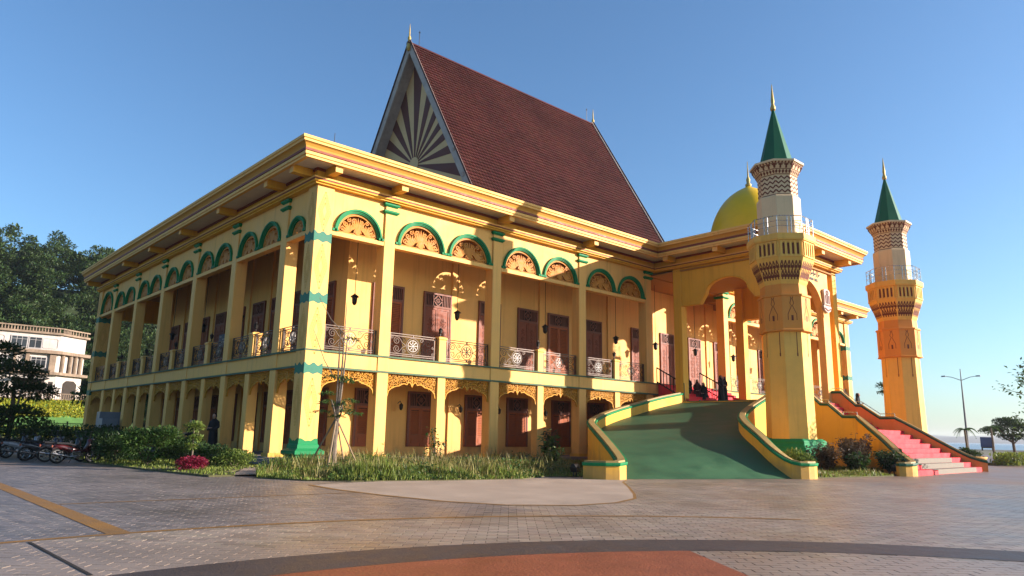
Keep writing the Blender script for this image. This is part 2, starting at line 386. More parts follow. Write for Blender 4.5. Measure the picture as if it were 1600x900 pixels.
# ---- arch panels above the gallery: spandrel, green trim, pierced tympanum
def arch_meshes(W, ml=0):
    R = W/2-.12; zc = 9.64; r = R-.15
    sp = MB(); n = 28
    for y0, y1 in ((-.02, .22),):
        pts = [(r*cos(pi-pi*i/n), zc+r*sin(pi-pi*i/n)) for i in range(n+1)]
        pts = [(-W/2, zc)]+pts+[(W/2, zc)]
        for (xa, za), (xb, zb) in zip(pts, pts[1:]):
            sp.add([(xa,y0,za),(xb,y0,zb),(xb,y0,ZA),(xa,y0,ZA),(xa,y1,za),(xb,y1,zb),(xb,y1,ZA),(xa,y1,ZA)],
                   [(0,1,2,3),(7,6,5,4),(0,4,5,1)])
    sp.box(-W/2, -.08, 9.45, W/2, .25, 9.632)
    tr = MB()
    tr.ring(R-.085, R, 0, pi, -.14, .0, 28, (0, zc)); tr.ring(R-.14, R-.08, 0, pi, -.09, .0, 28, (0, zc)); tr.ring(R-.185, R-.135, 0, pi, -.05, .06, 28, (0, zc))
    for s_ in (-1, 1):
        xa, xb = sorted((s_*(R-.17), s_*(W/2-.01))); tr.box(xa, -.14, zc-.005, xb, -.02, zc+.10)
    ty = MB(); rr = R-.18; y0, y1 = .02, .09
    ty.ring(rr-.10, rr+.02, 0, pi, y0, y1, 28, (0, zc)); ty.box(-rr, y0, zc, rr, y1, zc+.09)
    def leaf(bx, bz, a, ln, wd, bend):
        N = 7; pts = []; ws = []
        for i in range(N+1):
            t = i/N; aa = a+bend*t; pts.append((bx+ln*t*cos(aa), bz+ln*t*sin(aa))); ws.append(max(.012, .62*wd*(sin(pi*min(1, t*.85+.12)))**.8))
        ty.ribbon(pts, ws, y0-.01*rnd.random(), y1)
    q = rr/.95
    for k in range(-3, 4): leaf(0, zc+.18*q, pi/2+k*.30, (.60-.02*abs(k))*q, .125*q, -.1*k)
    for s_ in (-1, 1):
        bx = s_*.42*q
        for k, a in enumerate((-.25, .1, .45, .8, 1.15, 1.5, 1.9)):
            aa = a if s_ > 0 else pi-a
            leaf(bx-s_*.08*q, zc+.14*q, aa, (.46-.02*k)*q, .13*q, s_*.35)
        ty.ribbon(spiral(s_*.28*q, zc+.33*q, .13*q, 1.3, pi/2, s_, 14), .045, y0-.01, y1)
        ty.ribbon(spiral(s_*.60*q, zc+.44*q, .12*q, 1.3, 0 if s_ < 0 else pi, s_, 14), .045, y0-.01, y1)
        ty.ribbon(spiral(s_*.20*q, zc+.62*q, .11*q, 1.3, 0, -s_, 14), .04, y0-.01, y1)
        ty.ribbon(spiral(s_*.72*q, zc+.20*q, .10*q, 1.3, 0, -s_, 14), .04, y0-.01, y1)
        ty.ribbon(spiral(s_*.44*q, zc+.62*q, .10*q, 1.3, 1, s_, 14), .04, y0-.01, y1)
    ty.disc((0, zc+.16*q), .12*q, y0-.02, y1); ty.ring(.14*q, .19*q, 0, pi, y0-.01, y1, 14, (0, zc+.12*q))
    return sp.mesh('arch_panel', PALE), tr.mesh('arch_trim', GREEN), ty.mesh('tympanum', ORANGE)
_ac = {}
def arch(x, y, W, rz):
    k = round(W, 2)
    if k not in _ac: _ac[k] = arch_meshes(k)
    a, b, c = _ac[k]
    o = obj('arch_panel', a, hall, (x, y, 0), rz); obj('arch_trim', b, o); obj('tympanum', c, o)

# ---- pierced valances under the slab
def valance_mesh(W):
    mb = MB(); y0, y1 = -.02, .03; h = W/2
    def drop(u):
        u = abs(u)
        if u > .93: return .95-.0*(1-u)
        if u > .5: return .47+.46*(1-sqrt(max(0, 1-((u-.45)/.52)**2)))+.02
        if u > .2: return .43-.07*sin((u-.2)/.3*pi)+.06*(u-.2)/.3
        if u > .05: return .35-.06*sin((u-.05)/.15*pi)+.02
        return .36+.16*(1-u/.05)
    N = 48
    edge = [(-h+2*h*i/N, Z1-.02-drop(-1+2*i/N)) for i in range(N+1)]
    mb.ribbon(edge, .045, y0-.015, y1+.01)
    mb.ribbon([(-h, Z1-.05), (h, Z1-.05)], .05, y0, y1)
    for s_ in (-1, 1): mb.ribbon([(s_*(h-.02), Z1-.04), (s_*(h-.02), Z1-.95)], .04, y0, y1)
    mb.ribbon([(0, Z1-.04), (0, Z1-.50)], .05, y0-.01, y1+.01)
    dx, dz = .150, .135; row = 0; z = Z1-.13
    while z > Z1-1.0:
        x = -h+.09+(dx/2 if row % 2 else 0); c = 0
        while x < h-.05:
            if Z1-.02-drop(x/h) < z-.045 and abs(x) > .05:
                a0 = rnd.random()*6.28; hd = 1 if (row+c) % 2 else -1
                mb.ribbon(spiral(x, z, .098, 1.15, a0, hd, 10, .25), .028, y0, y1)
                if (row+c) % 3 == 0:
                    e = spiral(x, z, .098, 1.15, a0, hd, 10)[0]; aa = a0+1.0*hd
                    mb.ribbon([(e[0], e[1]), (e[0]+.05*cos(aa), e[1]+.05*sin(aa)), (e[0]+.09*cos(aa+.4), e[1]+.09*sin(aa+.4))], [.02, .055, .01], y0, y1)
            x += dx; c += 1
        z -= dz; row += 1
    return mb.mesh('valance', GOLD)
_vc = {}
def valance(x, y, W, rz):
    k = round(W, 1)
    if k not in _vc: _vc[k] = valance_mesh(k)
    obj('valance', _vc[k], hall, (x, y, 0), rz, (W/k, 1, 1))

# ---- wrought railing panels
def railing_meshes(W):
    h = W/2; fr = MB(); sc = MB(); ro = MB()
    for z in (4.72, 4.80, 5.58, 5.68): fr.box(-h, -.022, z-.016, h, .022, z+.016)
    for x in (-h+.02, h-.02, -h+.12, h-.12): fr.box(x-.016, -.02, 4.62, x+.016, .02, 5.70)
    for x in (0,): fr.box(x-.02, -.03, 5.57, x+.02, .03, 5.69); fr.box(x-.02, -.03, 4.71, x+.02, .03, 4.81)
    zc = 5.19
    def tb(p, r=.016): sc.tube([(x, 0, z) for x, z in p], r, 5)
    tb([(.33*cos(a), zc+.35*sin(a)) for a in [2*pi*i/20 for i in range(21)]], .018)
    wd = h-.14-.33
    for s_ in (-1, 1):
        for t in (-1, 1):
            c1 = (s_*(.33+wd*.62), zc+t*.18)
            tb(spiral(c1[0], c1[1], .17, 1.5, pi/2*t, -s_*t, 18, .2))
            tb(spiral(s_*(.33+wd*.16), zc+t*.27, .10, 1.3, 0, s_*t, 14, .2), .014)
            tb(spiral(s_*(h-.20), zc+t*.30, .075, 1.3, 0, -s_*t, 12, .2), .013)
            tb([(s_*.34, zc), (s_*(.33+wd*.25), zc+t*.10), (s_*(.33+wd*.45), zc+t*.30), (s_*(.33+wd*.62), zc+t*.35)])
        tb(spiral(s_*(h-.19), zc, .07, 1.3, pi/2, s_, 12, .2), .013)
    for k in range(8):
        a = 2*pi*k/8
        pts = [(.06*cos(a), zc+.06*sin(a)), (.14*cos(a+.15), zc+.14*sin(a+.15)), (.25*cos(a), zc+.25*sin(a))]
        ro.ribbon(pts, [.016, .036, .01], -.03, .02)
    ro.disc((0, zc), .045, -.04, .03, 12); ro.ring(.24, .262, 0, 2*pi, -.02, .02, 20, (0, zc))
    return fr.mesh('railing_panel', RAILM), sc.mesh('scrollwork', RAILM), ro.mesh('rosette', ROSEM)
_rc = {}
def railing(x, y, W, rz):
    k = round(W*2)/2
    if k not in _rc: _rc[k] = railing_meshes(k)
    a, b, c = _rc[k]
    o = obj('railing_panel', a, hall, (x, y, 0), rz, (W/k, 1, 1)); obj('scrollwork', b, o); obj('rosette', c, o)

def bay(axis, a, b, y):
    """one half bay between column faces a..b on the front (axis x) or the left side (axis y)"""
    mid = (a+b)/2; W = b-a
    rz = 0 if axis == 'x' else -pi/2
    loc = (lambda d: (mid, y+d)) if axis == 'x' else (lambda d: (y+d, mid))
    return loc, W, rz
def facade(axis, segs, y=0):
    for a, b, kind in segs:
        loc, W, rz = bay(axis, a, b, y)
        arch(*loc(.08), W if kind == 'arch' else W, rz)
def fill(axis, cols, halves, cw, first, last):
    """cols: main column centres incl. corner faces"""
    seq = sorted([(c, 'm') for c in cols]+[(c, 'h') for c in halves])
    edges = [(first, 'e')]+seq+[(last, 'e')]
    rz = 0 if axis == 'x' else -pi/2
    for (c0, k0), (c1, k1) in zip(edges, edges[1:]):
        hw = lambda k, m, g: 0 if k == 'e' else (CW/2 if k == 'm' else g)
        if axis == 'x' and PX0+.2 < (c0+c1)/2 < PX1 and c1-c0 > 3.5: continue
        # gallery level
        a = c0+hw(k0, 1, 0); b = c1-hw(k1, 1, 0); P = ((a+b)/2, .10) if axis == 'x' else (.10, (a+b)/2)
        arch(P[0], P[1], b-a, rz)
        a = c0+hw(k0, 1, .22)+.02; b = c1-hw(k1, 1, .22)-.02; P = ((a+b)/2, .22) if axis == 'x' else (.22, (a+b)/2)
        railing(P[0], P[1], b-a, rz)
        a = c0+hw(k0, 1, .23); b = c1-hw(k1, 1, .23); P = ((a+b)/2, .14) if axis == 'x' else (.14, (a+b)/2)
        valance(P[0], P[1], b-a, rz)
fill('x', FX, HX, CW, .77, XE-.77)
fill('y', LYc, LH, CW, .77, YE-.77)
# back openings of the left gallery: beam only
mb = MB(); mb.box(.5, YE-.4, 9.45, XE-.5, YE-.1, ZA); mb.build('rear_beam', YEL, hall)
mb = MB(); mb.box(XE-.4, .5, 9.45, XE-.1, YE-.5, ZA); mb.build('side_beam', YEL, hall)
# cross beams under the gallery ceiling
mb = MB(); mb.box(-.12, .3, 10.8, .12, IY, 11.2); bmx = mb.mesh('ceiling_beam', CEIL)
for x in FX+HX: obj('ceiling_beam', bmx, hall, (x, 0, 0))
for y in LYc+LH: obj('ceiling_beam', bmx, hall, (0, y, 0), -pi/2)
# pilasters on the inner wall
mb = MB(); mb.box(-.2, -.09, Z2-.02, .2, .02, 11.2); mb.box(-.2, -.09, Z0, .2, .02, Z1); pim = mb.mesh('pilaster', PALE)
for x in (9.48, 15.84, 21.9, 26.4, 33.0, 36.2, 42.6): obj('pilaster', pim, hall, (x, IY, 0))
for y in [c for c in LYc+LH if IY+.3 < c < IYE-.3]: obj('pilaster', pim, hall, (IX, y, 0), -pi/2)

# ---- doors
def door_meshes(W, z0, zt, z1, louvre):
    h = W/2; fr = MB()
    for s_ in (-1, 1): fr.box(*sorted((s_*h, s_*(h-.10)))[:1], -.10, z0, sorted((s_*h, s_*(h-.10)))[1], .0, z1)
    fr.box(-h+.1, -.10, z1-.10, h-.1, 0, z1); fr.box(-h+.1, -.10, zt-.05, h-.1, 0, zt+.05)
    bk_ = MB(); bk_.box(-h+.05, -.012, z0, h-.05, -.002, z1)
    tr = MB()
    hh = (z1-zt-.15)/2; zc = (z1+zt-.05)/2
    for x in [i*.1 for i in range(-12, 13)]:
        if hh+.05 < abs(x) < h-.12: tr.box(x-.018, -.06, zt+.05, x+.018, -.03, z1-.1)
    for k in range(4):
        pts = [(0,-hh), (hh,0), (0,hh), (-hh,0)]; a, b = pts[k], pts[(k+1)%4]
        tr.ribbon([(a[0], a[1]+zc), (b[0], b[1]+zc)], .05, -.07, -.03)
    for s_ in (-1, 1): tr.box(s_*hh-.02, -.07, zt+.05, s_*hh+.02, -.03, z1-.1)
    for k in range(8):
        a = 2*pi*k/8; tr.ribbon([(.02*cos(a), zc+.02*sin(a)), (.5*hh*cos(a), zc+.5*hh*sin(a))], [.07, .02], -.06, -.03)
    lf = MB(); w2 = h-.115; y0, y1 = -.075, -.02
    x0, x1, zb, ztp = .01, w2, z0, zt-.055
    lf.box(x0, y0, zb, x0+.09, y1, ztp); lf.box(x1-.09, y0, zb, x1, y1, ztp)
    zl = zb+.26*(ztp-zb) if louvre else zb+.30*(ztp-zb)
    for z in (zb, zl, ztp-.10): lf.box(x0+.09, y0, z, x1-.09, y1, z+.10)
    lf.box(x0+.09, -.05, zb+.1, x1-.09, -.03, zl); lf.prism([(x0+.15, zb+.17), (x1-.15, zb+.17), (x1-.15, zl-.06), (x0+.15, zl-.06)], -.068, -.045)
    if louvre:
        n = int((ztp-.1-zl-.1)/.085)
        for i in range(n):
            z = zl+.12+i*.085
            lf.add([(x0+.09,-.068,z),(x1-.09,-.068,z),(x1-.09,-.03,z+.075),(x0+.09,-.03,z+.075),(x0+.09,-.058,z-.006),(x1-.09,-.058,z-.006),(x1-.09,-.02,z+.069),(x0+.09,-.02,z+.069)],
                   [(0,1,2,3),(4,7,6,5),(0,4,5,1),(3,2,6,7),(0,3,7,4),(1,5,6,2)])
    else:
        lf.box(x0+.09, -.05, zl+.1, x1-.09, -.03, ztp-.1)
        xm = (x0+x1)/2; zz = zl+.1; ph = (ztp-.1-zz); rw = (x1-x0-.2)/2
        k = 0
        while zz+2*rw*.9 < ztp-.08:
            zc2 = zz+rw*.95
            for s_ in (-1, 1):
                lf.ribbon(spiral(xm+s_*rw*.45, zc2+rw*.3, rw*.42, 1.2, pi/2, s_, 10), .03, -.068, -.045)
                lf.ribbon(spiral(xm+s_*rw*.45, zc2-rw*.5, rw*.40, 1.2, -pi/2, -s_, 10), .03, -.068, -.045)
                lf.ribbon([(xm, zc2-rw*.8), (xm+s_*rw*.3, zc2), (xm, zc2+rw*.8)], .03, -.07, -.045)
            lf.disc((xm, zc2), .05, -.073, -.045, 8)
            zz += 2*rw*.95
    return fr.mesh('door', PINKF), bk_.mesh('dark_opening', DARKIN), tr.mesh('transom_grille', PINKF), lf.mesh('door_leaf', DOORL if louvre else DOORM)
_dc = {}
def door(x, y, W, z0, zt, z1, louvre, rz):
    k = (round(W,2), z0, louvre)
    if k not in _dc: _dc[k] = door_meshes(W, z0, zt, z1, louvre)
    a, b, c, d = _dc[k]
    o = obj('door', a, hall, (x, y, 0), rz)
    obj('dark_opening', b, o); obj('transom_grille', c, o); obj('door_leaf', d, o); obj('door_leaf', d, o, scale=(-1, 1, 1))
UP = (Z2, 7.68, 8.40)
for x, lv in ((5.45, 1), (8.4, 0), (11.9, 0), (14.75, 0), (17.25, 1), (20.35, 0), (24.85, 0), (28.0, 0), (31.3, 0), (34.6, 0), (37.9, 1), (41.0, 0), (44.2, 0)):
    door(x, IY-.002, 1.75 if lv or x == 8.4 else 1.55, *UP, bool(lv), 0)
GR = (.74, 2.62, 3.36)
for x in (4.72, 7.63, 11.15, 14.05, 17.5, 20.6, 33, 36.2, 39.4, 42.6): door(x, IY-.002, 1.55, *GR, True, 0)
for i, y in enumerate((4.6, 7.2, 9.9, 12.4, 15.2, 18.0, 20.8, 23.6, 26.4)):
    door(IX-.002, y, 1.6, *UP, i % 2 == 0, -pi/2); door(IX-.002, y, 1.55, *GR, True, -pi/2)
# information boards on the left inner wall
for y, wd in ((17.0, 1.5), (22.2, 1.5)):
    mb = MB(); mb.box(-wd/2, -.05, 6.2, wd/2, 0, 7.0); o = mb.build('wall_board', mat('dark_blue_board', (.03, .05, .10), .4, .3, 6), hall, (IX-.10, y, 0), -pi/2)
    mb = MB()
    for r_ in range(4):
        for c_ in range(9):
            if rnd.random() < .75: x = -wd/2+.12+c_*.145; z = 6.32+r_*.17; mb.box(x, -.056, z, x+.09, -.05, z+.06)
    mb.build('board_lettering', WHITEC, o)

# ---- lanterns: hung from the ceiling on rods, and wall brackets
def lantern_mesh(ztop):
    mb = MB(); mb.tube([(0,0,ztop),(0,0,7.42)], .014, 5)
    mb.lathe([(.02,7.44),(.05,7.40),(.20,7.30),(.21,7.27),(.14,7.25),(.12,7.02),(.08,6.94),(.02,6.90)], 6)
    return mb.mesh('hanging_lantern', BLACKM)
lm = lantern_mesh(11.2)
mb = MB(); mb.lathe([(.10,7.06),(.125,7.23)], 6, cap=False); gl = mb.mesh('lantern_glass', mat('lantern_glass', (.55, .5, .42), .2, .1, metal=0))
for x, y in ((2.9, 1.5), (8.7, 1.5), (14.9, 1.5), (21.0, 1.5), (25.0, 1.5), (29.5, 1.5), (34.4, 1.5), (40.4, 1.5)): o = obj('hanging_lantern', lm, hall, (x, y, 0)); obj('lantern_glass', gl, o)
for y in (5.65, 11.15, 16.65, 22.15): o = obj('hanging_lantern', lm, hall, (1.7, y, 0)); obj('lantern_glass', gl, o)
mb = MB(); mb.tube([(0,0,2.75),(0,-.2,2.85),(0,-.3,2.75)], .018, 5); mb.lathe([(.02,2.75),(.11,2.68),(.09,2.5),(.03,2.42)], 6, (0,-.3,0)); wl = mb.mesh('wall_lantern', BLACKM)
for x in (6.3, 9.9, 12.5, 16.0, 19.2): obj('wall_lantern', wl, hall, (x, IY-.01, 0))

# ---- the steep saddle roof
RX0, RX1, RY, RZ = 15.8, 37.75, 18.0, 31.75
SLP = 1.70; RB = 12.7
yb = RY-(RZ-RB)/SLP
L = hypot(RY-yb, RZ-RB); ang = atan2(RZ-RB, RY-yb)
mb = MB()
for s_ in (1, -1):
    y_ = lambda d: RY-s_*d
    mb.add([(RX0, y_(0), RZ-.08), (RX1, y_(0), RZ-.08), (RX1, y_((RZ-RB)/SLP), RB-.08), (RX0, y_((RZ-RB)/SLP), RB-.08)], [(0,1,2,3)])
roof = mb.build('saddle_roof', ROOFB, hall)
tw, tl = .30, .36; vs = []; fs = []
dy, dz = cos(ang), sin(ang); nyv, nzv = -sin(ang), cos(ang)
r2 = random.Random(3)
for side in (1, -1):
    nr = int(L/tl)+1; nc = int((RX1-RX0)/tw)
    for r_ in range(nr):
        for c_ in range(nc):
            x0 = RX0+(RX1-RX0)*c_/nc; x1 = RX0+(RX1-RX0)*(c_+.96)/nc
            d0 = L-r_*tl; d1 = max(0.02, d0-tl*1.08)          # distance from ridge: lower edge, upper edge
            j = r2.uniform(-.008, .008)
            o = len(vs)
            for d, hgt in ((d0, .10+j), (d1, .012)):
                for k, hh in ((0, 0), (.25, .035), (.5, .045), (.75, .035), (1, 0)):
                    x = x0+(x1-x0)*k; yy = RY-d*dy; zz = RZ-d*dz
                    ny_, nz_ = -dz, dy
                    yy2 = yy+ny_*(hgt+hh); zz2 = zz+nz_*(hgt+hh)
                    vs.append((x, yy2 if side == 1 else 2*RY-yy2, zz2))
            for k in range(4): fs.append((o+k, o+k+1, o+k+6, o+k+5))
            o2 = len(vs); yy = RY-d0*dy; zz = RZ-d0*dz
            for k in (0, .5, 1): vs.append((x0+(x1-x0)*k, yy if side == 1 else 2*RY-yy, zz))
            fs += [(o2, o2+1, o+2, o+1, o), (o2+1, o2+2, o+4, o+3, o+2)]
me = bpy.data.meshes.new('roof_tiles'); me.from_pydata(vs, [], fs); me.materials.append(ROOFT)
obj('roof_tiles', me, roof, kind='stuff')
mb = MB(); mb.prism([(-.2,-.05),(-.1,.14),(.1,.14),(.2,-.05)], RX0-.2, RX1+.2)
v2 = [(y, RY+x, RZ+z) for x, y, z in mb.v]; mb.v = v2; mb.build('ridge_cap', ROOFT, roof)
# bargeboards with scalloped inner edge, gable with painted sun rays set back behind them
def gable(xo, sgn):
    o_ = 1.0
    mb = MB(); W_ = (RZ-RB)/SLP
    for s_ in (-1, 1):
        a = [(0, RZ+.35), (s_*(W_+.2), RB+.0), (s_*(W_-.42), RB+.0), (0, RZ-.75)]
        n = 4
        x0, x1 = xo, xo+sgn*.14
        mb.add([(x0, RY+y, z) for y, z in a]+[(x1, RY+y, z) for y, z in a], [(0,1,2,3),(7,6,5,4)]+[(i,(i+1)%4,(i+1)%4+4,i+4) for i in range(4)])
    bb = mb.build('bargeboard', BARGE, roof)
    mb = MB()
    for s_ in (-1, 1):            # dark drip edge along the verge
        mb.tube([(xo-sgn*.03, RY, RZ+.42), (xo-sgn*.03, RY+s_*(W_+.25), RB)], .07, 5)
    mb.build('verge_edge', ROOFB, bb)
    mb = MB()                    # curls carved at the foot of the boards
    for s_ in (-1, 1):
        for d, r_ in ((2.2, .45), (4.2, .32), (6.2, .25), (8.6, .2)):
            yy = W_-d/SLP*.86-.55; zz = RB+d*.9+.6
            pts = spiral(s_*yy, zz, r_, 1.2, 0, s_, 14)
            mb.tube([(xo-sgn*.02, RY+u, z) for u, z in pts], .035, 4)
    mb.build('carved_curl', BARGE, bb)
    gx = xo+sgn*1.0
    cz = 21.8
    for s_ in (-1, 1):           # boarded underside of the overhang
        q = [(0, RZ-.30), (s_*((RZ-.30-RB)/SLP), RB)]
        MB().add([(xo+sgn*.14, RY+q[0][0], q[0][1]), (xo+sgn*.14, RY+q[1][0], q[1][1]), (gx+sgn*.3, RY+q[1][0], q[1][1]), (gx+sgn*.3, RY+q[0][0], q[0][1])], [(0,1,2,3)]).build('overhang_soffit', BARGE, roof)
    # outline of gable triangle
    apex = (0, RZ-.32); bl = (-(RZ-.32-RB)/SLP, RB); br = ((RZ-.32-RB)/SLP, RB)
    mbw = MB(); mbw.add([(gx+.25*sgn, RY+y, z) for y, z in (bl, br, apex)], [(0,1,2)]); mbw.build('gable_wall', RAYC, roof)
    def hit(a):
        dy_, dz_ = cos(a), sin(a); best = 99
        for (p, q) in ((bl, apex), (br, apex)):
            ex, ez = q[0]-p[0], q[1]-p[1]; den = dy_*ez-dz_*ex
            if abs(den) < 1e-6: continue
            t = ((p[0])*ez-(p[1]-cz)*ex)/den
            if t > 0: best = min(best, t)
        return best
    edges = [radians(-40.5)+radians(261)*i/29 for i in range(30)]
    for i in range(29):
        a0, a1 = edges[i], edges[i+1]; t0, t1 = hit(a0)*.995, hit(a1)*.995
        m_ = RAYB if i % 2 == 0 else RAYC
        mb = MB(); dpt = .05 if i % 2 == 0 else .02
        pts = [(.5*cos(a0), cz+.5*sin(a0)), (t0*cos(a0), cz+t0*sin(a0)), (t1*cos(a1), cz+t1*sin(a1)), (.5*cos(a1), cz+.5*sin(a1))]
        if a0 < pi/2 < a1: pts.insert(2, (0, apex[1]-.02))
        pts = [(y, max(z, RB)) for y, z in pts]
        k = len(pts); xa, xb = gx-sgn*dpt, gx+sgn*.2
        mb.add([(xa, RY+y, z) for y, z in pts]+[(xb, RY+y, z) for y, z in pts], [tuple(range(k)), tuple(range(2*k-1,k-1,-1))]+[(j,(j+1)%k,(j+1)%k+k,j+k) for j in range(k)])
        mb.build('sun_ray', m_, roof)
    mb = MB(); mb.add([(gx-sgn*.09, RY+.62*cos(2*pi*k/24), cz+.62*sin(2*pi*k/24)) for k in range(24)]+[(gx+sgn*.1, RY+.62*cos(2*pi*k/24), cz+.62*sin(2*pi*k/24)) for k in range(24)], [tuple(range(24))]+[(j,(j+1)%24,(j+1)%24+24,j+24) for j in range(24)])
    mb.build('sun_disc', RAYC, roof)
gable(RX0, 1); gable(RX1, -1)
FINI = mat('weathered_gold_paint', (.50, .36, .10), .45, .2, 8, metal=.3)
for x in (RX0-.05, RX1+.05):
    mb = MB(); mb.lathe([(.16, RZ-.6), (.20, RZ-.2), (.12, RZ+.3), (.14, RZ+.5), (.06, RZ+.7), (.05, RZ+1.2), (.01, RZ+1.75)], 8, (x, RY, 0)); mb.build('ridge_finial', FINI, roof, smooth=True)
for x in (RX0+.9, RX1-.9):
    mb = MB(); mb.tube([(x, RY, RZ), (x, RY, RZ+1.5)], .025, 5); mb.lathe([(.02,RZ+1.3),(.09,RZ+1.34),(.02,RZ+1.40)], 6, (x, RY, 0)); mb.build('lightning_rod', BLACKM, roof)
MB().tube([(.6, 0, 12.6), (.6, 0, 13.9)], .014, 5).build('lightning_rod', BLACKM, hall)
# ================================================================== porch (part of the hall), with dome
DK = 3.45
mb = MB(); mb.box(PX0-.1, PY-.3, .0, PX1+.1, -.02, DK-.02); mb.build('porch_base', YEL, hall)
mb = MB(); mb.box(PX0-.08, PY-.28, DK-.02, PX1+.08, -2.2, DK+.03); mb.build('porch_deck', RAMPG, hall)
mb = MB(); mb.box(PX0, PY, 11.25, PX1, .3, 11.33); mb.build('porch_ceiling', CEIL, hall)
pcm = column_mesh(.56, DK, ZA, YEL)
for x, y in ((PX0+.28, -1.67), (PX1-.28, -1.67), (PX0+.28, PY+.28), (PX1-.28, PY+.28)): bevel(obj('porch_column', pcm, hall, (x, y, 0)), .025)
def arch_outline(c, w0, zs, ws, r, zt, n=20):
    """stepped opening: flat shoulders at zs out to +-w0, cut up to the arch of half width r"""
    pts = [(c-w0, zs), (c-ws, zs), (c-r-.02, zs+.55)]
    pts += [(c-r*cos(pi*i/n), zs+.6+(zt-zs-.6)*sin(pi*i/n)) for i in range(n+1)]
    pts += [(c+r+.02, zs+.55), (c+ws, zs), (c+w0, zs)]
    return pts
def side_wall(x, th):
    c, w0 = -4.95, 3.0
    out = arch_outline(c, w0, 9.13, 1.78, 1.36, 10.50)
    mb = MB()
    for (ya, za), (yb_, zb) in zip(out, out[1:]):
        if abs(yb_-ya) < 1e-6: continue
        q = [(ya,za),(yb_,zb),(yb_,ZA),(ya,ZA)]
        mb.add([(x, y, z) for y, z in q]+[(x+th, y, z) for y, z in q], [(0,1,2,3),(7,6,5,4),(0,4,5,1)])
    o = mb.build('porch_side_wall', YEL, hall)
    mb = MB()
    mb.tube([(x-.02 if th > 0 else x+.02, y, z) for y, z in out], .05, 4); mb.build('opening_moulding', YEL, o)
side_wall(PX0+.1, .34); side_wall(PX1-.1, -.34)
# front wall with one tall arch and solid piers
c, R_ = 26.72, 2.03; ys = PY+.12
mb = MB(); n = 24
pts = [(PX0+.5, 2.0, 0)]
arcp = [(c-R_*cos(pi*i/n), 8.5+R_*sin(pi*i/n)) for i in range(n+1)]
for (xa, za), (xb, zb) in zip(arcp, arcp[1:]):
    q = [(xa,za),(xb,zb),(xb,ZA),(xa,ZA)]
    mb.add([(a, ys, z) for a, z in q]+[(a, ys+.4, z) for a, z in q], [(0,1,2,3),(7,6,5,4),(0,4,5,1)])
mb.box(PX0+.56, ys, DK, c-R_, ys+.4, ZA); mb.box(c+R_, ys, DK, PX1-.95, ys+.4, ZA)
o = mb.build('porch_front_wall', PALE, hall)
mb = MB(); mb.box(PX1-.95, ys+.25, DK, PX1-.56, ys+.4, ZA); mb.build('pier_recess', YEL, hall)
mb = MB(); mb.ring(R_-.0, R_+.09, 0, pi, -.03, .01, 28, (0, 0)); mb.build('arch_moulding', PALE, o, (c, ys, 8.5))
# inscription: a flowing line above a row of small capitals, raised dark letters
ins = MB(); r3 = random.Random(11)
x = 25.0
while x < 28.45:
    w_ = r3.uniform(.14, .26)
    k = r3.randint(0, 3)
    if k == 0: ins.ribbon(spiral(x+w_/2, 10.98, w_*.45, .8, 0, 1, 8, .4), .035, -.03, 0)
    elif k == 1: ins.ribbon([(x, 10.86), (x+w_*.5, 10.80), (x+w_, 10.90), (x+w_, 11.15)], .035, -.03, 0)
    elif k == 2: ins.ribbon([(x+w_*.6, 11.22), (x+w_*.5, 10.86), (x, 10.84)], .035, -.03, 0)
    else: ins.ribbon([(x, 10.95), (x+w_*.4, 10.84), (x+w_, 10.88)], .04, -.03, 0); ins.disc((x+w_*.5, 11.05), .025, -.03, 0, 6)
    x += w_*.9
x = 25.2
while x < 28.35:
    k = r3.randint(0, 3); z = 10.58; hgt = .15; w_ = .10
    if r3.random() < .16: x += .13; continue
    ins.ribbon([(x, z), (x, z+hgt)], .03, -.03, 0)
    if k == 0: ins.ribbon([(x, z+hgt), (x+w_, z+hgt)], .03, -.03, 0); ins.ribbon([(x, z+hgt/2), (x+w_, z+hgt/2)], .03, -.03, 0); ins.ribbon([(x, z), (x+w_, z)], .03, -.03, 0)
    elif k == 1: ins.ribbon([(x+w_, z), (x+w_, z+hgt)], .03, -.03, 0); ins.ribbon([(x, z+hgt/2), (x+w_, z+hgt/2)], .03, -.03, 0)
    elif k == 2: ins.ribbon([(x, z), (x+w_, z)], .03, -.03, 0)
    else: ins.ribbon([(x, z+hgt), (x+w_, z)], .03, -.03, 0); ins.ribbon([(x+w_, z), (x+w_, z+hgt)], .03, -.03, 0)
    x += .155
ins.build('inscription', BLACKM, o, (0, ys-.002, 0))
# shield crest on the pier
CRG = mat('grey_stone_crest', (.50, .40, .34), .7, .25, 6, .3, 30)
sh = [(-.42,.55),(-.30,.66),(0,.72),(.30,.66),(.42,.55),(.36,.2),(.40,-.30),(.52,-.38),(.40,-.62),(0,-.78),(-.40,-.62),(-.52,-.38),(-.40,-.30),(-.36,.2)]
mb = MB(); mb.prism(sh, -.16, 0); cr = bevel(mb.build('crest_shield', CRG, hall, (29.05, ys-.003, 9.55)), .02)
mb = MB()
for k in range(3): mb.ribbon([(-.2+.2*k, -.2), (-.2+.2*k, .3)], .06, -.19, -.15)
mb.ring(.10, .15, 0, 2*pi, -.19, -.15, 14, (0, .45)); mb.ribbon([(-.3,-.3),(.3,-.3)], .05, -.19, -.15); mb.ribbon([(-.36,-.5),(0,-.62),(.36,-.5)], .07, -.19, -.15)
mb.build('crest_relief', BROWN, cr)
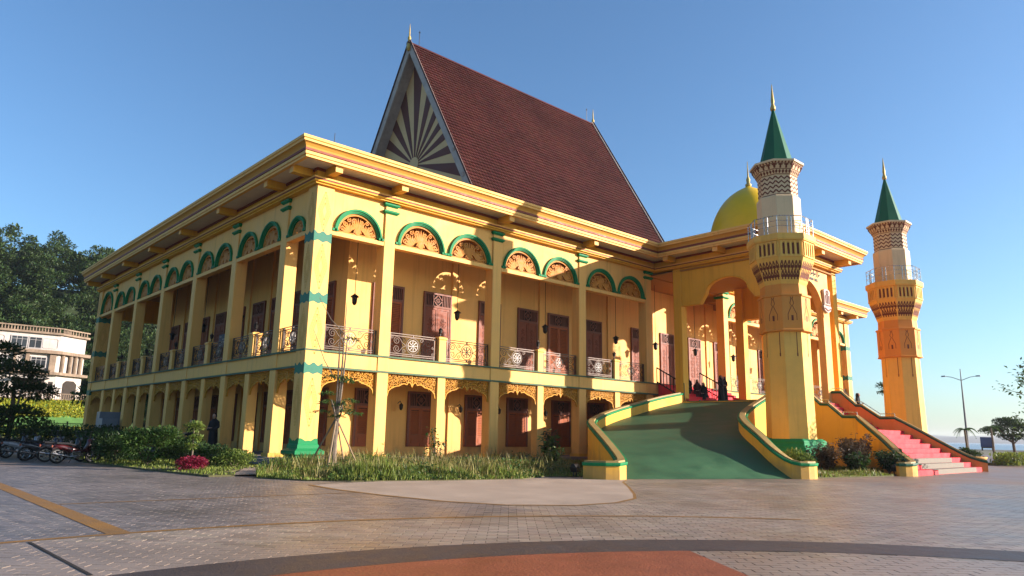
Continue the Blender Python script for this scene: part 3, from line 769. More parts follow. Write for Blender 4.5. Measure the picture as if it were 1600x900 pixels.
# coral steps from the deck up to the gallery, with black handrails
ns = 6; rise = (Z2-DK-.03)/ns
for i in range(ns):
    mb = MB(); yb_ = -.03-(ns-1-i)*.32
    mb.box(PX0+.15, yb_-.32, DK+.03+.0, PX1-.15, yb_-.003 if i < ns-1 else -.03, DK+.03+rise*(i+1)); bevel(mb.build('step', PINK, hall), .012)
def handrail(x):
    mb = MB(); y0, z0, y1, z1 = -1.95, DK+.05, -.02, Z2
    for dz in (1.0, .14): mb.tube([(x, y0, z0+dz), (x, y1, z1+dz)], .042, 6)
    for i in range(9):
        t = i/8; mb.tube([(x, y0+(y1-y0)*t, z0+(z1-z0)*t+(.14 if 0 < i < 8 else 0)), (x, y0+(y1-y0)*t, z0+(z1-z0)*t+1.0)], .03, 5)
    mb.build('handrail', BLACKM, hall)
handrail(PX0+.05); handrail(27.6)
# dome and finial on the porch roof
mb = MB(); prof = [(2.75, 12.66), (2.75, 13.0), (2.55, 13.05)]
for i in range(1, 17):
    t = i/16; a = t*pi/2; prof.append((2.5*cos(a)**.92 if i < 16 else .10, 13.05+3.55*sin(a)**1.05+.35*t**6))
dm = mb.lathe(prof, 40, (26.72, -4.6, 0)).build('dome', DOMEY, hall, smooth=True)
mb = MB(); mb.lathe([(.16, 16.9), (.20, 17.05), (.10, 17.15), (.13, 17.4), (.05, 17.6), (.015, 18.6)], 10, (26.72, -4.6, 0)); mb.build('dome_finial', FINI, dm, smooth=True)
# ================================================================== minarets
A8 = pi/8
def minaret(loc, label):
    t = thing('minaret', label, 'minaret', loc, 0, 'minarets beside the stairs')
    k = 1/cos(pi/8)
    def octo(name, prof, m, **kw):
        mb = MB(); mb.lathe([(r*k, z) for r, z in prof], 8, rot=A8); return mb.build(name, m, t, **kw)
    mb = MB(); mb.frustum([(1.32,1.32,0),(1.32,1.32,.95),(1.24,1.24,1.0),(1.24,1.24,1.1),(1.14,1.14,1.2),(1.14,1.14,1.35),(1.0,1.0,1.45)])
    bevel(mb.build('pedestal', GREEN, t), .03)
    octo('lower_shaft', [(1.02,1.4),(.98,4.0),(.96,6.37)], TOWER)
    octo('peach_drum', [(1.06,6.35),(1.13,6.38),(1.13,6.44),(1.09,6.46),(1.09,8.0),(1.14,8.03),(1.14,8.12),(1.0,8.15),(.98,8.63)], PEACH)
    fl = octo('flared_gallery_base', [(.98,8.62),(1.02,8.72),(1.16,9.2),(1.30,9.6),(1.37,9.84),(1.37,10.62),(1.46,10.66),(1.46,10.70)], TOWER)
    octo('gallery_floor', [(1.46,10.70),(1.48,10.72),(1.48,10.98),(1.40,11.0)], TOWER)
    octo('upper_shaft', [(.95,10.99),(.95,13.0),(.92,13.06)], SAND)
    zz = octo('zigzag_drum', [(.86,13.05),(.86,14.1)], SAND)
    cr = octo('crown', [(.86,14.08),(.92,14.2),(1.12,14.66),(1.19,14.70),(1.19,14.80),(.9,14.82)], SAND)
    octo('spire', [(.80,14.8),(.76,14.9),(.05,17.9)], CONEG)
    mb = MB(); mb.lathe([(.12,17.85),(.14,18.0),(.07,18.2),(.09,18.35),(.012,19.3)], 10); mb.build('finial', FINI, t, smooth=True)
    # painted / recessed ornament face by face, a few mm proud of each face
    def face(name, parent, m, draw):
        mb = MB()
        for f in range(8):
            a = f*pi/4; loc_ = MB(); draw(loc_, f)
            for v in loc_.v:
                u, d, z = v      # u along face, d outward distance, z
                pass
            vs = [(d*cos(a)-u*sin(a), d*sin(a)+u*cos(a), z) for u, d, z in loc_.v]
            mb.add(vs, loc_.f)
        return mb.build(name, m, parent)
    def strip(q, pts, w, ap):
        """pts (u,z); ap(z) gives face distance"""
        N = len(pts); vs = []; fs = []
        for i, (u, z) in enumerate(pts):
            u0,z0 = pts[max(i-1,0)]; u1,z1 = pts[min(i+1,N-1)]; dd = hypot(u1-u0, z1-z0) or 1
            nu, nz = -(z1-z0)/dd*w/2, (u1-u0)/dd*w/2
            vs += [(u+nu, ap(z+nz)+.008, z+nz), (u-nu, ap(z-nz)+.008, z-nz)]
        for i in range(N-1): fs.append((2*i,2*i+1,2*i+3,2*i+2))
        q.add(vs, fs)
    def slots(q, f):
        ap = 1.37
        for i in range(4):
            u = (-.33+.22*i); q.add([(u-.055,ap+.006,9.98),(u+.055,ap+.006,9.98),(u+.055,ap+.006,10.52),(u-.055,ap+.006,10.52)], [(0,1,2,3)])
    face('gallery_slot', fl, BROWN, slots)['kind'] = 'stuff'
    def ribs(q, f):       # raised frames round the slots
        ap = 1.37
        for i in range(5):
            u = (-.44+.22*i); q.box(u-.05, ap, 9.93, u+.05, ap+.05, 10.56)
        q.box(-.52, ap, 9.86, .52, ap+.05, 9.93); q.box(-.52, ap, 10.56, .52, ap+.05, 10.62)
    face('slot_frame', fl, TOWER, ribs)['kind'] = 'stuff'
    apf = lambda z: (.98+(1.02-.98)*(z-8.62)/.1) if z < 8.72 else (1.02+.14*(z-8.72)/.48 if z < 9.2 else (1.16+.14*(z-9.2)/.4 if z < 9.6 else 1.30+.07*(z-9.6)/.24))
    def stal(q, f):       # two tiers of small pointed stencil motifs
        for zb, zt, n_, hw in ((8.92, 9.26, 6, .42), (9.34, 9.68, 6, .50)):
            for i in range(n_):
                u = -hw+2*hw*(i+.5)/n_; w_ = hw/n_*.62
                strip(q, [(u-w_, zb), (u-w_, zb+.14)], .05, apf); strip(q, [(u+w_, zb), (u+w_, zb+.14)], .05, apf)
                strip(q, [(u-w_, zb+.14), (u, zt)], .05, apf); strip(q, [(u+w_, zb+.14), (u, zt)], .05, apf)
                strip(q, [(u, zb-.10), (u, zb+.12)], .06, apf)
    face('stalactite_stencil', fl, BROWN, stal)
    def lance(q, f):
        ap = lambda z: 1.09 if z > 6.5 else .97
        for s_ in (-1, 1):
            strip(q, [(s_*.02, 7.92), (s_*.09, 7.66), (s_*.02, 7.55), (s_*.20, 7.15), (s_*.20, 6.9), (s_*.20, 6.48)], .028, ap)
            strip(q, [(s_*.06, 7.98), (s_*.02, 7.85)], .028, ap)
        strip(q, [(0, 7.1), (0, 6.85)], .10, ap)
    face('lance_stencil', t, BROWN, lance)
    def drip(q, f):
        apx = lambda z: .96+.02*(6.37-z)/2.37
        strip(q, [(.18, 6.33), (.18, 5.25)], .035, apx); strip(q, [(.18, 5.35), (.18, 5.2)], .06, apx)
    face('painted_drop', t, BROWN, drip)
    def zig(q, f):
        for zb in (13.20, 13.43, 13.66, 13.89):
            hw = .356; n_ = 5
            strip(q, [(-hw+2*hw*i/n_, zb+(.13 if (i+f) % 2 else 0)) for i in range(n_+1)], .085, lambda z: .86)
        strip(q, [(-.356, 13.10), (.356, 13.10)], .04, lambda z: .86)
    face('zigzag_stencil', zz, BROWN, zig)
    apc = lambda z: .86+.06*(z-14.08)/.12 if z < 14.2 else (.92+.20*(z-14.2)/.46 if z < 14.66 else 1.195)
    def crown_(q, f):
        for z, hw in ((14.12, .36), (14.36, .41), (14.6, .45)): strip(q, [(-hw, z), (hw, z)], .03, apc)
        for i in range(5):
            u = -.32+.16*i; strip(q, [(u, 14.33), (u-.05, 14.25), (u, 14.16)], .03, apc); strip(q, [(u, 14.33), (u+.05, 14.25), (u, 14.16)], .03, apc); strip(q, [(u, 14.29), (u, 14.2)], .06, apc)
        for i in range(4):
            u = -.42+.28*i; strip(q, [(u, 14.39), (u, 14.56)], .09, apc); strip(q, [(u-.10, 14.55), (u+.10, 14.55)], .06, apc)
        for i in range(6): u = -.40+.16*i; strip(q, [(u, 14.62), (u, 14.68)], .07, apc)
    face('crown_stencil', cr, BROWN, crown_)
    # steel railing round the gallery
    mb = MB(); R_ = 1.38*k
    P = [(R_*cos(A8+i*pi/4), R_*sin(A8+i*pi/4)) for i in range(8)]
    for z in (11.85, 11.6, 11.35):
        for i in range(8):
            a, b = P[i], P[(i+1)%8]; mb.tube([(*a, z), (*b, z)], .022 if z > 11.8 else .014, 5)
    for i in range(8):
        a, b = P[i], P[(i+1)%8]
        for t_ in (0, .42, .58): mb.tube([(a[0]+(b[0]-a[0])*t_, a[1]+(b[1]-a[1])*t_, 10.98), (a[0]+(b[0]-a[0])*t_, a[1]+(b[1]-a[1])*t_, 11.85)], .022, 5)
    mb.build('gallery_railing', STEEL, t)
    return t
minaret((19.6, -10.1, 0), 'nearer yellow minaret with green spire between the ramp and the stairs')
minaret((33.9, -10.1, 0), 'farther yellow minaret with green spire on the far side of the coral stairs')

# ================================================================== curved green ramp
def resample(pts, n):
    d = [0]
    for a, b in zip(pts, pts[1:]): d.append(d[-1]+(Vector(b)-Vector(a)).length)
    # Catmull-Rom through pts, then even spacing
    fine = []
    P = [pts[0]]+list(pts)+[pts[-1]]
    for i in range(len(pts)-1):
        p0, p1, p2, p3 = [Vector(q) for q in P[i:i+4]]
        for s_ in range(16):
            t = s_/16; fine.append(.5*((2*p1)+(-p0+p2)*t+(2*p0-5*p1+4*p2-p3)*t*t+(-p0+3*p1-3*p2+p3)*t**3))
    fine.append(Vector(pts[-1]))
    L_ = [0]
    for a, b in zip(fine, fine[1:]): L_.append(L_[-1]+(b-a).length)
    out = []; j = 0
    for i in range(n):
        s_ = L_[-1]*i/(n-1)
        while j < len(L_)-2 and L_[j+1] < s_: j += 1
        t = (s_-L_[j])/max(1e-9, L_[j+1]-L_[j]); out.append(fine[j].lerp(fine[j+1], min(1, t)))
    return out
def wall_on(path, zcap, zbot, th, name_parent, wallm, capm_, edgem, bandh=.10):
    """low wall along plan path (list of Vector with z = cap height) down to zbot(i), with coloured cap"""
    n = len(path)
    def nrm(i):
        a = path[max(i-1,0)]; b = path[min(i+1,n-1)]; d = Vector((b.x-a.x, b.y-a.y)); d.normalize(); return Vector((-d.y, d.x))
    def strip(name, offs, m):
        mb = MB(); vs = []; k = None
        for i, p in enumerate(path):
            N = nrm(i); sec = offs(i, p); k = len(sec)
            for o_, z in sec: vs.append((p.x+N.x*o_, p.y+N.y*o_, z))
        fs = []
        for i in range(n-1):
            for q in range(k): a = i*k+q; b = i*k+(q+1)%k; fs.append((a, b, b+k, a+k))
        fs += [tuple(range(k-1,-1,-1)), tuple(range(n*k-k, n*k))]
        return mb.add(vs, fs).build(name, m, name_parent, smooth=False)
    w_ = strip('side_wall', lambda i, p: [(-th/2, zbot(i, p)), (th/2, zbot(i, p)), (th/2, p.z-.12), (-th/2, p.z-.12)], wallm)
    strip('green_edge', lambda i, p: [(-th/2-.03, p.z-.14), (th/2+.03, p.z-.14), (th/2+.05, p.z-.08), (th/2+.05, p.z-.03), (-th/2-.05, p.z-.03), (-th/2-.05, p.z-.08)], edgem)
    strip('wall_cap', lambda i, p: [(-th/2+.04, p.z-.032), (th/2-.04, p.z-.032), (th/2-.05, p.z+.03), (-th/2+.05, p.z+.03)], capm_)
    return w_
ramp = thing('entrance_ramp', 'curved green driveway ramp between low yellow walls rising to the porch', 'ramp', (9.4, -12.0, 0))
def rel(root, pts): return [(p[0]-root.location.x, p[1]-root.location.y, p[2]) for p in pts]
LP = [(22.95,-1.75,3.98),(20.6,-1.85,3.60),(18.3,-2.1,3.17),(15.9,-2.6,2.75),(13.6,-3.5,2.36),(11.6,-4.8,2.04),(9.7,-6.8,1.66),(8.2,-8.6,1.22),(6.9,-10.2,.76),(6.35,-10.75,.60)]
RP = [(22.95,-7.75,3.98),(21.2,-7.9,3.45),(19.0,-8.35,2.90),(16.8,-9.25,2.48),(14.9,-10.5,2.10),(13.6,-11.8,1.62),(13.1,-12.6,1.15),(12.95,-13.2,.78),(13.0,-13.55,.62)]
NS = 40
Lp = resample(rel(ramp, LP), NS); Rp = resample(rel(ramp, RP), NS)
vs = []; fs = []; M_ = 8
for i in range(NS):
    s_ = i/(NS-1)
    for j in range(M_+1):
        p = Lp[i].lerp(Rp[i], j/M_); t = s_
        z = max(.006, (Lp[i].z*(1-j/M_)+Rp[i].z*(j/M_))-.57-.05*0)
        if i >= NS-1: z = .006
        vs.append((p.x, p.y, min(z, DK+.02)))
for i in range(NS-1):
    for j in range(M_): a = i*(M_+1)+j; fs.append((a, a+1, a+M_+2, a+M_+1))
mb = MB().add(vs, fs); mb.build('ramp_surface', RAMPG, ramp, smooth=True)
Lw = resample(rel(ramp, LP+[(5.95,-10.75,.58),(5.6,-10.35,.57),(5.55,-9.9,.57)]), 60)
Rw = resample(rel(ramp, RP+[(13.3,-13.8,.60),(13.75,-13.8,.60),(14.1,-13.5,.60)]), 60)
wall_on(Lw, 0, lambda i, p: -.02, .34, ramp, YEL, CAPY, GREEN)
wall_on(Rw, 0, lambda i, p: -.02, .34, ramp, YEL, CAPY, GREEN)

# ================================================================== coral stairs
stair = thing('grand_staircase', 'broad coral red staircase with terracotta side walls and bare concrete lower treads', 'stairs', (25, -15, 0))
sx, sy = 25, -15
def prof_step(Y):   # tread height against y
    pass
def XLf(Y):
    t = [(-15.1,20.25),(-14.75,20.8),(-14.1,21.5),(-13.0,22.7),(-12.1,23.6),(-11.25,24.25),(-10,24.3),(0,24.3)]
    for (a, b), (c_, d) in zip(t, t[1:]):
        if Y <= c_: return b+(d-b)*max(0, (Y-a)/(c_-a))
    return 24.3
XRf = lambda Y: 29.1 if Y > -11.2 else 29.1+.55*min(1.0, (-11.2-Y)/3.8)
steps = []; y = -15.0; z = 0
flights = [(9, .42, .212), (1, .85, 0), (3, .33, .20), (1, .35, 0), (4, .24, .21)]
i = 0
for n_, run, rise in flights:
    for k in range(n_):
        z += rise; steps.append((y, y+run, z)); y += run
zs = (DK+.02)/z
STAIRC = mat('worn_concrete_tread', (.21, .18, .14), .8, .2, 3, .3, 30)
for i, (ya, yb_, z) in enumerate(steps):
    z *= zs; yy = min(yb_+.04, -8.0)
    xl, xr = XLf(ya), XRf(ya)
    mb = MB(); mb.vprism([(XLf(ya)+.03-sx, ya-sy), (XRf(ya)-.03-sx, ya-sy), (XRf(yy)-.03-sx, yy-sy), (XLf(yy)+.03-sx, yy-sy)], -.02, z)
    o = bevel(mb.build('step', PINK, stair), .012)
    if i < 3:
        a, b = (23.3, 22.6, 22.0)[i], (28.7, 28.3, 28.0)[i]
        mb = MB(); pts = [(a, ya-.006), (a+.3, ya-.006), (b, ya-.006), (b+.1, yy), (a-.5+.3*rnd.random(), yy)]
        mb.box(a-sx, ya-.005-sy, max(.004, z-.212), b-sx, ya-sy+.01, z+.004); mb.box(a-.4-sx, ya+.0-sy, z-.05, b-sx, yb_-sy-.004, z+.0045)
        mb.build('worn_patch', STAIRC, o)
capL = [(24.3,-8.0,4.22),(24.3,-8.5,4.2),(24.3,-9.45,3.3),(24.3,-9.85,3.28),(24.3,-10.55,2.66),(24.25,-11.25,2.64),(23.6,-12.1,2.1),(22.7,-13.0,1.6),(21.5,-14.1,.95),(20.8,-14.75,.66),(20.35,-15.0,.58),(19.9,-14.95,.55),(19.6,-14.65,.54)]
capR = [(29.25,-7.7,4.22),(29.25,-8.4,4.2),(29.25,-9.2,3.43),(29.25,-9.5,3.41),(29.25,-10.45,2.73),(29.25,-11.2,2.73),(29.4,-12.2,2.14),(29.6,-13.2,1.5),(29.8,-14.3,.85),(29.95,-14.9,.60),(30.1,-15.1,.55)]
def smoothpath(root, pts): return [Vector(p) for p in rel(root, pts)]
wall_on(smoothpath(stair, capL[:6])+resample(rel(stair, capL[5:]), 28)[1:], 0, lambda i, p: -.02, .30, stair, YEL, CAPY, DGREEN)
wall_on(smoothpath(stair, capR[:6])+resample(rel(stair, capR[5:]), 14)[1:], 0, lambda i, p: -.02, .30, stair, TERRA, CAPY, DGREEN)
# slim steel handrails on the flat parts of the walls
for pts in (capR[:6], capL[:6]):
    mb = MB()
    P_ = [(x-sx, y-sy, z+.16) for x, y, z in pts]; mb.tube(P_, .022, 5)
    for p in P_: mb.tube([(p[0], p[1], p[2]-.15), p], .016, 5)
    mb.build('handrail', STEEL, stair)
# ================================================================== ground, paving, lawns, sea
GRD = mat('distant_ground', (.16, .15, .09), .95, .3, .05)
mb = MB(); mb.add([(-3000,-3000,-.06),(4000,-3000,-.06),(4000,4000,-.06),(-3000,4000,-.06)], [(0,1,2,3)]); mb.build('ground', GRD, kind='structure')
def plaza_mat(name, col, col2, rough, bump, bscale, spec=.5):
    m = mat(name, col, rough, .15, .35, bump, bscale, spec=spec, col2=col2, island=.22)
    return m
PAVG = plaza_mat('grey_stamped_paver', (.265, .208, .155), (.145, .117, .09), .40, .22, 45)
PAVD = plaza_mat('slate_stamped_paver', (.185, .155, .135), (.105, .092, .084), .38, .22, 45)
JOINT= mat('dark_joint', (.022, .018, .015), .85, .3, 2, .2, 60)
BANDD= mat('dark_band_concrete', (.062, .046, .037), .5, .3, 2.5, .35, 35, col2=(.032, .025, .021))
REDC = mat('terracotta_concrete', (.25, .07, .024), .5, .25, 2.2, .4, 30, col2=(.15, .038, .013))
YLINE= mat('worn_ochre_line', (.24, .115, .02), .6, .25, 1.2, .3, 40, col2=(.17, .095, .03))
APRON= mat('pale_pinkish_concrete', (.38, .29, .21), .7, .2, .8, .35, 40)
ROADM= mat('asphalt', (.055, .052, .05), .8, .25, 1.5, .5, 60)
CC = Vector((-10.0, -28.45))       # centre of the circular paving
plz = MB(); plz.add([(-80,-90,-.005),(90,-90,-.005),(90,60,-.005),(-80,60,-.005)], [(0,1,2,3)])
plaza = plz.build('plaza', JOINT, kind='structure')
# circular bands: terracotta centre, dark ring, ochre line ring
def ringmesh(r0, r1, a0, a1, z, n=90, cut=None):
    mb = MB(); vs = []; fs = []
    for i in range(n+1):
        a = a0+(a1-a0)*i/n
        for r in (r0, r1): vs.append((CC.x+r*cos(a), CC.y+r*sin(a), z))
    for i in range(n): fs.append((2*i, 2*i+1, 2*i+3, 2*i+2))
    return mb.add(vs, fs)
RD0, RD1, RY0, RY1 = 8.98, 9.95, 12.84, 12.97
ringmesh(RD0, RD1, radians(-90), radians(150), .004, 140).build('dark_ring', BANDD, plaza)
ringmesh(RY0, RY1, radians(40), radians(130), .0045, 90).build('ochre_ring', YLINE, plaza)
# terracotta sector ends on a straight radial edge
ea = atan2(-20.92-CC.y, -4.85-CC.x)
mb = ringmesh(.2, RD0-.015, ea, radians(200), .0055, 60); mb.build('terracotta_sector', REDC, plaza)
# ochre lines across the slate field
def flat(name, m, pts, z): return MB().add([(x, y, z) for x, y in pts], [tuple(range(len(pts)))]).build(name, m, plaza)
flat('ochre_line', YLINE, [(-10.32,-15.55),(-10.02,-15.5),(-10.08,6),(-10.38,6)], .005)
flat('ochre_line', YLINE, [(-10.0,-10.95),(-10.0,-10.87),(-2.9,-11.25),(-2.9,-11.33)], .005)
flat('dark_seam', JOINT, [(-11.26,-15.75),(-11.22,-15.75),(-11.14,-18.45),(-11.18,-18.45)], .006)
# pale apron in front of the lawn
apr = [(-3.75,-8.6),(-3.9,-10.2),(-3.8,-12.1),(-3.5,-14.0),(-2.9,-15.3),(-1.7,-16.1),(-.5,-16.15),(.7,-15.7),(1.7,-14.9),(3.6,-13.2),(5.2,-11.7),(6.0,-11.2),(5.4,-10.4),(4.9,-9.0),(3.2,-9.0),(-.5,-8.0)]
flat('pale_apron', APRON, apr, .007)
def off(pts, d):
    c = Vector((sum(p[0] for p in pts)/len(pts), sum(p[1] for p in pts)/len(pts))); return [((p[0]-c.x)*(1+d)+c.x, (p[1]-c.y)*(1+d)+c.y) for p in pts]
mb = MB()
rim = apr[:12]
for a, b, a2, b2 in zip(rim, rim[1:], off(apr, .028)[:12], off(apr, .028)[1:12]): mb.add([(*a,.006),(*b,.006),(*b2,.006),(*a2,.006)], [(0,1,2,3)])
mb.build('ochre_apron_edge', YLINE, plaza)
# ---- stamped pavers: running bond at 45 degrees, real blocks with recessed joints
U = Vector((.74, -.672)).normalized(); V = Vector((-U.y, U.x))
def inpoly(x, y, poly):
    c = False; n = len(poly); j = n-1
    for i in range(n):
        if ((poly[i][1] > y) != (poly[j][1] > y)) and x < (poly[j][0]-poly[i][0])*(y-poly[i][1])/(poly[j][1]-poly[i][1])+poly[i][0]: c = not c
        j = i
    return c
lawn1 = [(-3.9,-5.4),(-3.2,-7.0),(-2.2,-7.9),(.5,-8.75),(3.2,-9.3),(4.9,-8.6),(6.4,-9.4),(9.0,-6.9),(11.0,-4.6),(13,-3.2),(15.5,-2.3),(18,-.26),(-.26,-.26),(-.8,-2.0),(-2.2,-3.2),(-3.4,-4.2)]
def edge_d(x, y, poly):
    best = 9
    for a, b in zip(poly, poly[1:]+poly[:1]):
        ax, ay = a; bx, by = b; L2 = (bx-ax)**2+(by-ay)**2; t = max(0, min(1, ((x-ax)*(bx-ax)+(y-ay)*(by-ay))/L2)); best = min(best, hypot(x-ax-t*(bx-ax), y-ay-t*(by-ay)))
    return best
def zone(x, y):
    r = hypot(x-CC.x, y-CC.y)
    if RD0+.2 < r < RD1-.2: return None
    if r <= RD0:
        a = atan2(y-CC.y, x-CC.x)
        return None if a > ea+.03 and r < RD0-.2 else 'g'
    if inpoly(x, y, lawn1) or (inpoly(x, y, apr) and edge_d(x, y, apr) > .25): return None
    if r < 12.9: return 'g'
    if x < -3.2 and y > -16.5: return 'd' if x < -10.2 or y > -11 or True else 'g'
    return 'g'
bl, bw, gap = .30, .148, .009
C0 = Vector((-13.161, -26.655)); fwd2 = Vector((cos(YAW), sin(YAW)))
blocks = []
r4 = random.Random(5)
for j in range(-40, 260):
    for i in range(-140, 200):
        uu = (i+(.5 if j % 2 else 0))*bl; vv = 2.6+j*bw
        P = C0+U*uu+V*vv
        d = (P-C0).dot(V)
        if d < 2.4 or d > 26 or abs(uu) > d*1.0+4: continue
        if d > 17 and abs(uu) > 40: continue
        zn = zone(P.x, P.y)
        if not zn: continue
        if P.y > 5 or (P.x > -.4 and P.y > -.4): continue
        blocks.append((d, P, zn))
blocks.sort(key=lambda b: b[0])
bmG = {}
def blockmesh(m):
    mb = MB(); a, b = bl/2-gap/2, bw/2-gap/2; e = .002
    pts0 = [(-a,-b),(a,-b),(a,b),(-a,b)]; pts1 = [(-a+e,-b+e),(a-e,-b+e),(a-e,b-e),(-a+e,b-e)]
    mb.add([(x,y,-.011) for x,y in pts0]+[(x,y,-.0012) for x,y in pts0]+[(x,y,0) for x,y in pts1],
           [(0,1,5,4),(1,2,6,5),(2,3,7,6),(3,0,4,7),(4,5,9,8),(5,6,10,9),(6,7,11,10),(7,4,8,11),(8,9,10,11)])
    return mb.mesh('paver', m)
PM = {'g': blockmesh(PAVG), 'd': blockmesh(PAVD)}
rotU = atan2(U.y, U.x)
vis = [b for b in blocks if b[0] > 6.2]           # the nearest rows the photograph can show
def seen(P):
    q = (M.inverted() @ Vector((P.x, P.y, 0))); 
    if q.z >= 0: return 0
    px = 800+1126.9*q.x/-q.z; py = 450-1126.9*q.y/-q.z
    return 2 if -10 < px < 1610 and py < 905 else (1 if -420 < px < 2020 and py < 1250 else 0)
n_ = 0; rest = {'g': [], 'd': []}
for d, P, zn in blocks:
    sn = seen(P)
    if not sn: continue
    if n_ < 290 and sn == 2:
        o = obj('paver', PM[zn], plaza, (P.x, P.y, r4.uniform(-.0015, .001)), rotU); o.rotation_euler.x = r4.uniform(-.006, .006); o.rotation_euler.y = r4.uniform(-.005, .005); n_ += 1
    else: rest[zn].append((d, P))
ca, sa = cos(rotU), sin(rotU)
for zn, lst in rest.items():
    vs = []; fs = []; base = PM[zn]
    bv = [tuple(v.co) for v in base.vertices]; bf = [tuple(p.vertices) for p in base.polygons]
    for d, P in lst:
        o = len(vs); dz = r4.uniform(-.0015, .001); tx, ty = r4.uniform(-.004, .004), r4.uniform(-.004, .004)
        vs += [(P.x+x*ca-y*sa, P.y+x*sa+y*ca, z+dz+x*tx+y*ty) for x, y, z in bv]; fs += [tuple(k+o for k in f) for f in bf]
    if vs:
        me = bpy.data.meshes.new('paver_field'); me.from_pydata(vs, [], fs); me.materials.append(PAVG if zn == 'g' else PAVD)
        obj('paver_field', me, plaza, kind='stuff')
# ground beyond the pavers: same stone as plain sheets just under the block tops
FARP = mat('far_paving', (.225, .158, .11), .45, .2, .4, .3, 20, col2=(.155, .115, .085))
mb = MB(); mb.add([tuple(C0+U*u_+V*v_)+(-.0025,) for u_, v_ in ((-40,25.5),(60,25.5),(110,90),(-110,90))], [(0,1,2,3)])
mb.build('far_paving', FARP, plaza)
# asphalt lane on the left, in the shade of the hall
mb = MB(); mb.add([(-45,-1.5,-.004),(-10.4,2.3,-.004),(-5.4,3.2,-.004),(-4.8,10,-.004),(-3.5,34,-.004),(-45,38,-.004)], [(0,1,2,3,4,5)]); mb.build('lane', ROADM, plaza)
# ---- lawns and beds
SOIL = mat('lawn_soil', (.10, .085, .035), .95, .35, 2, .5, 30, col2=(.05, .055, .02))
def sheet(name, pts, z, m, **kw):
    mb = MB(); n = len(pts); mb.add([(x, y, -.05) for x, y in pts]+[(x, y, z) for x, y in pts], [tuple(range(n, 2*n))]+[(i,(i+1)%n,(i+1)%n+n,i+n) for i in range(n)])
    return mb.build(name, m, **kw)
sheet('lawn', lawn1, .03, SOIL, kind='structure')
lawn2 = [(14.2,-13.75),(17,-14.3),(19.3,-14.6),(19.4,-13.5),(22.0,-13.2),(24.2,-11),(24.2,-8.3),(18.9,-8.5),(16.8,-9.5),(14.9,-10.8),(13.7,-12.2)]
sheet('lawn', lawn2, .04, SOIL, kind='structure')
lawn3 = [(-5.9,6.4),(-5.4,-.3),(-4.9,-4.3),(-4.1,-4.3),(-4.2,-2.9),(-2.6,-1.3),(-.3,.2),(-.3,30),(-3.4,33)]
sheet('lawn', lawn3, .05, SOIL, kind='structure')
lawn4 = [(30.6,-14.6),(34.5,-13.6),(60,-7),(60,10),(52,10),(51.5,-1),(32,-8.2),(30.3,-9)]
sheet('lawn', lawn4, .03, SOIL, kind='structure')
# concrete path with two low steps up to the left gallery
mb = MB(); mb.add([(-4.2,-4.35,.058),(-3.55,-4.5,.058),(-.9,-1.3,.058),(-.3,.9,.058),(-.3,2.6,.058),(-2.4,-.8,.058)], [(0,1,2,3,4,5)]); mb.build('path', APRON, kind='structure')
for i, (a, b) in enumerate(((.55, .12), (.30, .21))):
    mb = MB(); mb.box(-.27-a, .85, .05, -.26, 2.55, b+.05); bevel(mb.build('path_step', CONC, hall), .015)
# sea and far coast
SEA = mat('sea_water', (.16, .22, .27), .3, .2, .01, .3, .6)
mb = MB(); mb.add([(175,-600,-.03),(3500,-600,-.03),(3500,900,-.03),(175,420,-.03)], [(0,1,2,3)]); mb.build('sea', SEA, kind='structure')
HILL = mat('far_hill_green', (.06, .085, .075), .95, .2, .004)
r5 = random.Random(9)
vs = []; fs = []; n = 60
for i in range(n+1):
    t = i/n; x = 2200+500*t; y = -300+1600*t
    hgt = 6+16*abs(mnoise.noise(Vector((t*6, 1.3, 0))))+10*t
    vs += [(x-60, y, -2), (x, y, hgt), (x+300, y, hgt*1.6), (x+600, y, -2)]
for i in range(n):
    for k in range(3): a = 4*i+k; fs.append((a, a+1, a+5, a+4))
MB().add(vs, fs).build('hills', HILL, smooth=True, kind='structure')
# ================================================================== plants
def leafmat(name, c, c2, isl=.35, tr=.3): return mat(name, c, .55, .2, .6, col2=c2, island=isl, trans=tr)
LEAFD = leafmat('dark_leaf', (.038, .075, .016), (.02, .045, .011))
LEAFM = leafmat('mid_leaf', (.07, .13, .025), (.04, .085, .018))
LEAFY = leafmat('yellow_green_leaf', (.15, .20, .035), (.09, .14, .025))
LEAFD2= leafmat('wood_leaf', (.05, .085, .02), (.022, .045, .012), .5)
LEAFR = leafmat('crimson_leaf', (.28, .02, .05), (.15, .012, .03))
LEAFB = leafmat('bronze_leaf', (.10, .05, .025), (.05, .045, .018))
GRASSM= leafmat('grass_blade', (.20, .24, .04), (.09, .13, .022), .5, .4)
DRYG  = leafmat('dry_grass_blade', (.24, .20, .06), (.15, .14, .045), .4, .3)
BARK  = mat('bark', (.14, .10, .07), .9, .3, 6, .6, 25)
BARKP = mat('pale_bark', (.20, .155, .11), .85, .3, 6, .5, 25)
BAMB  = mat('bamboo_stake', (.26, .18, .10), .7, .2, 6)
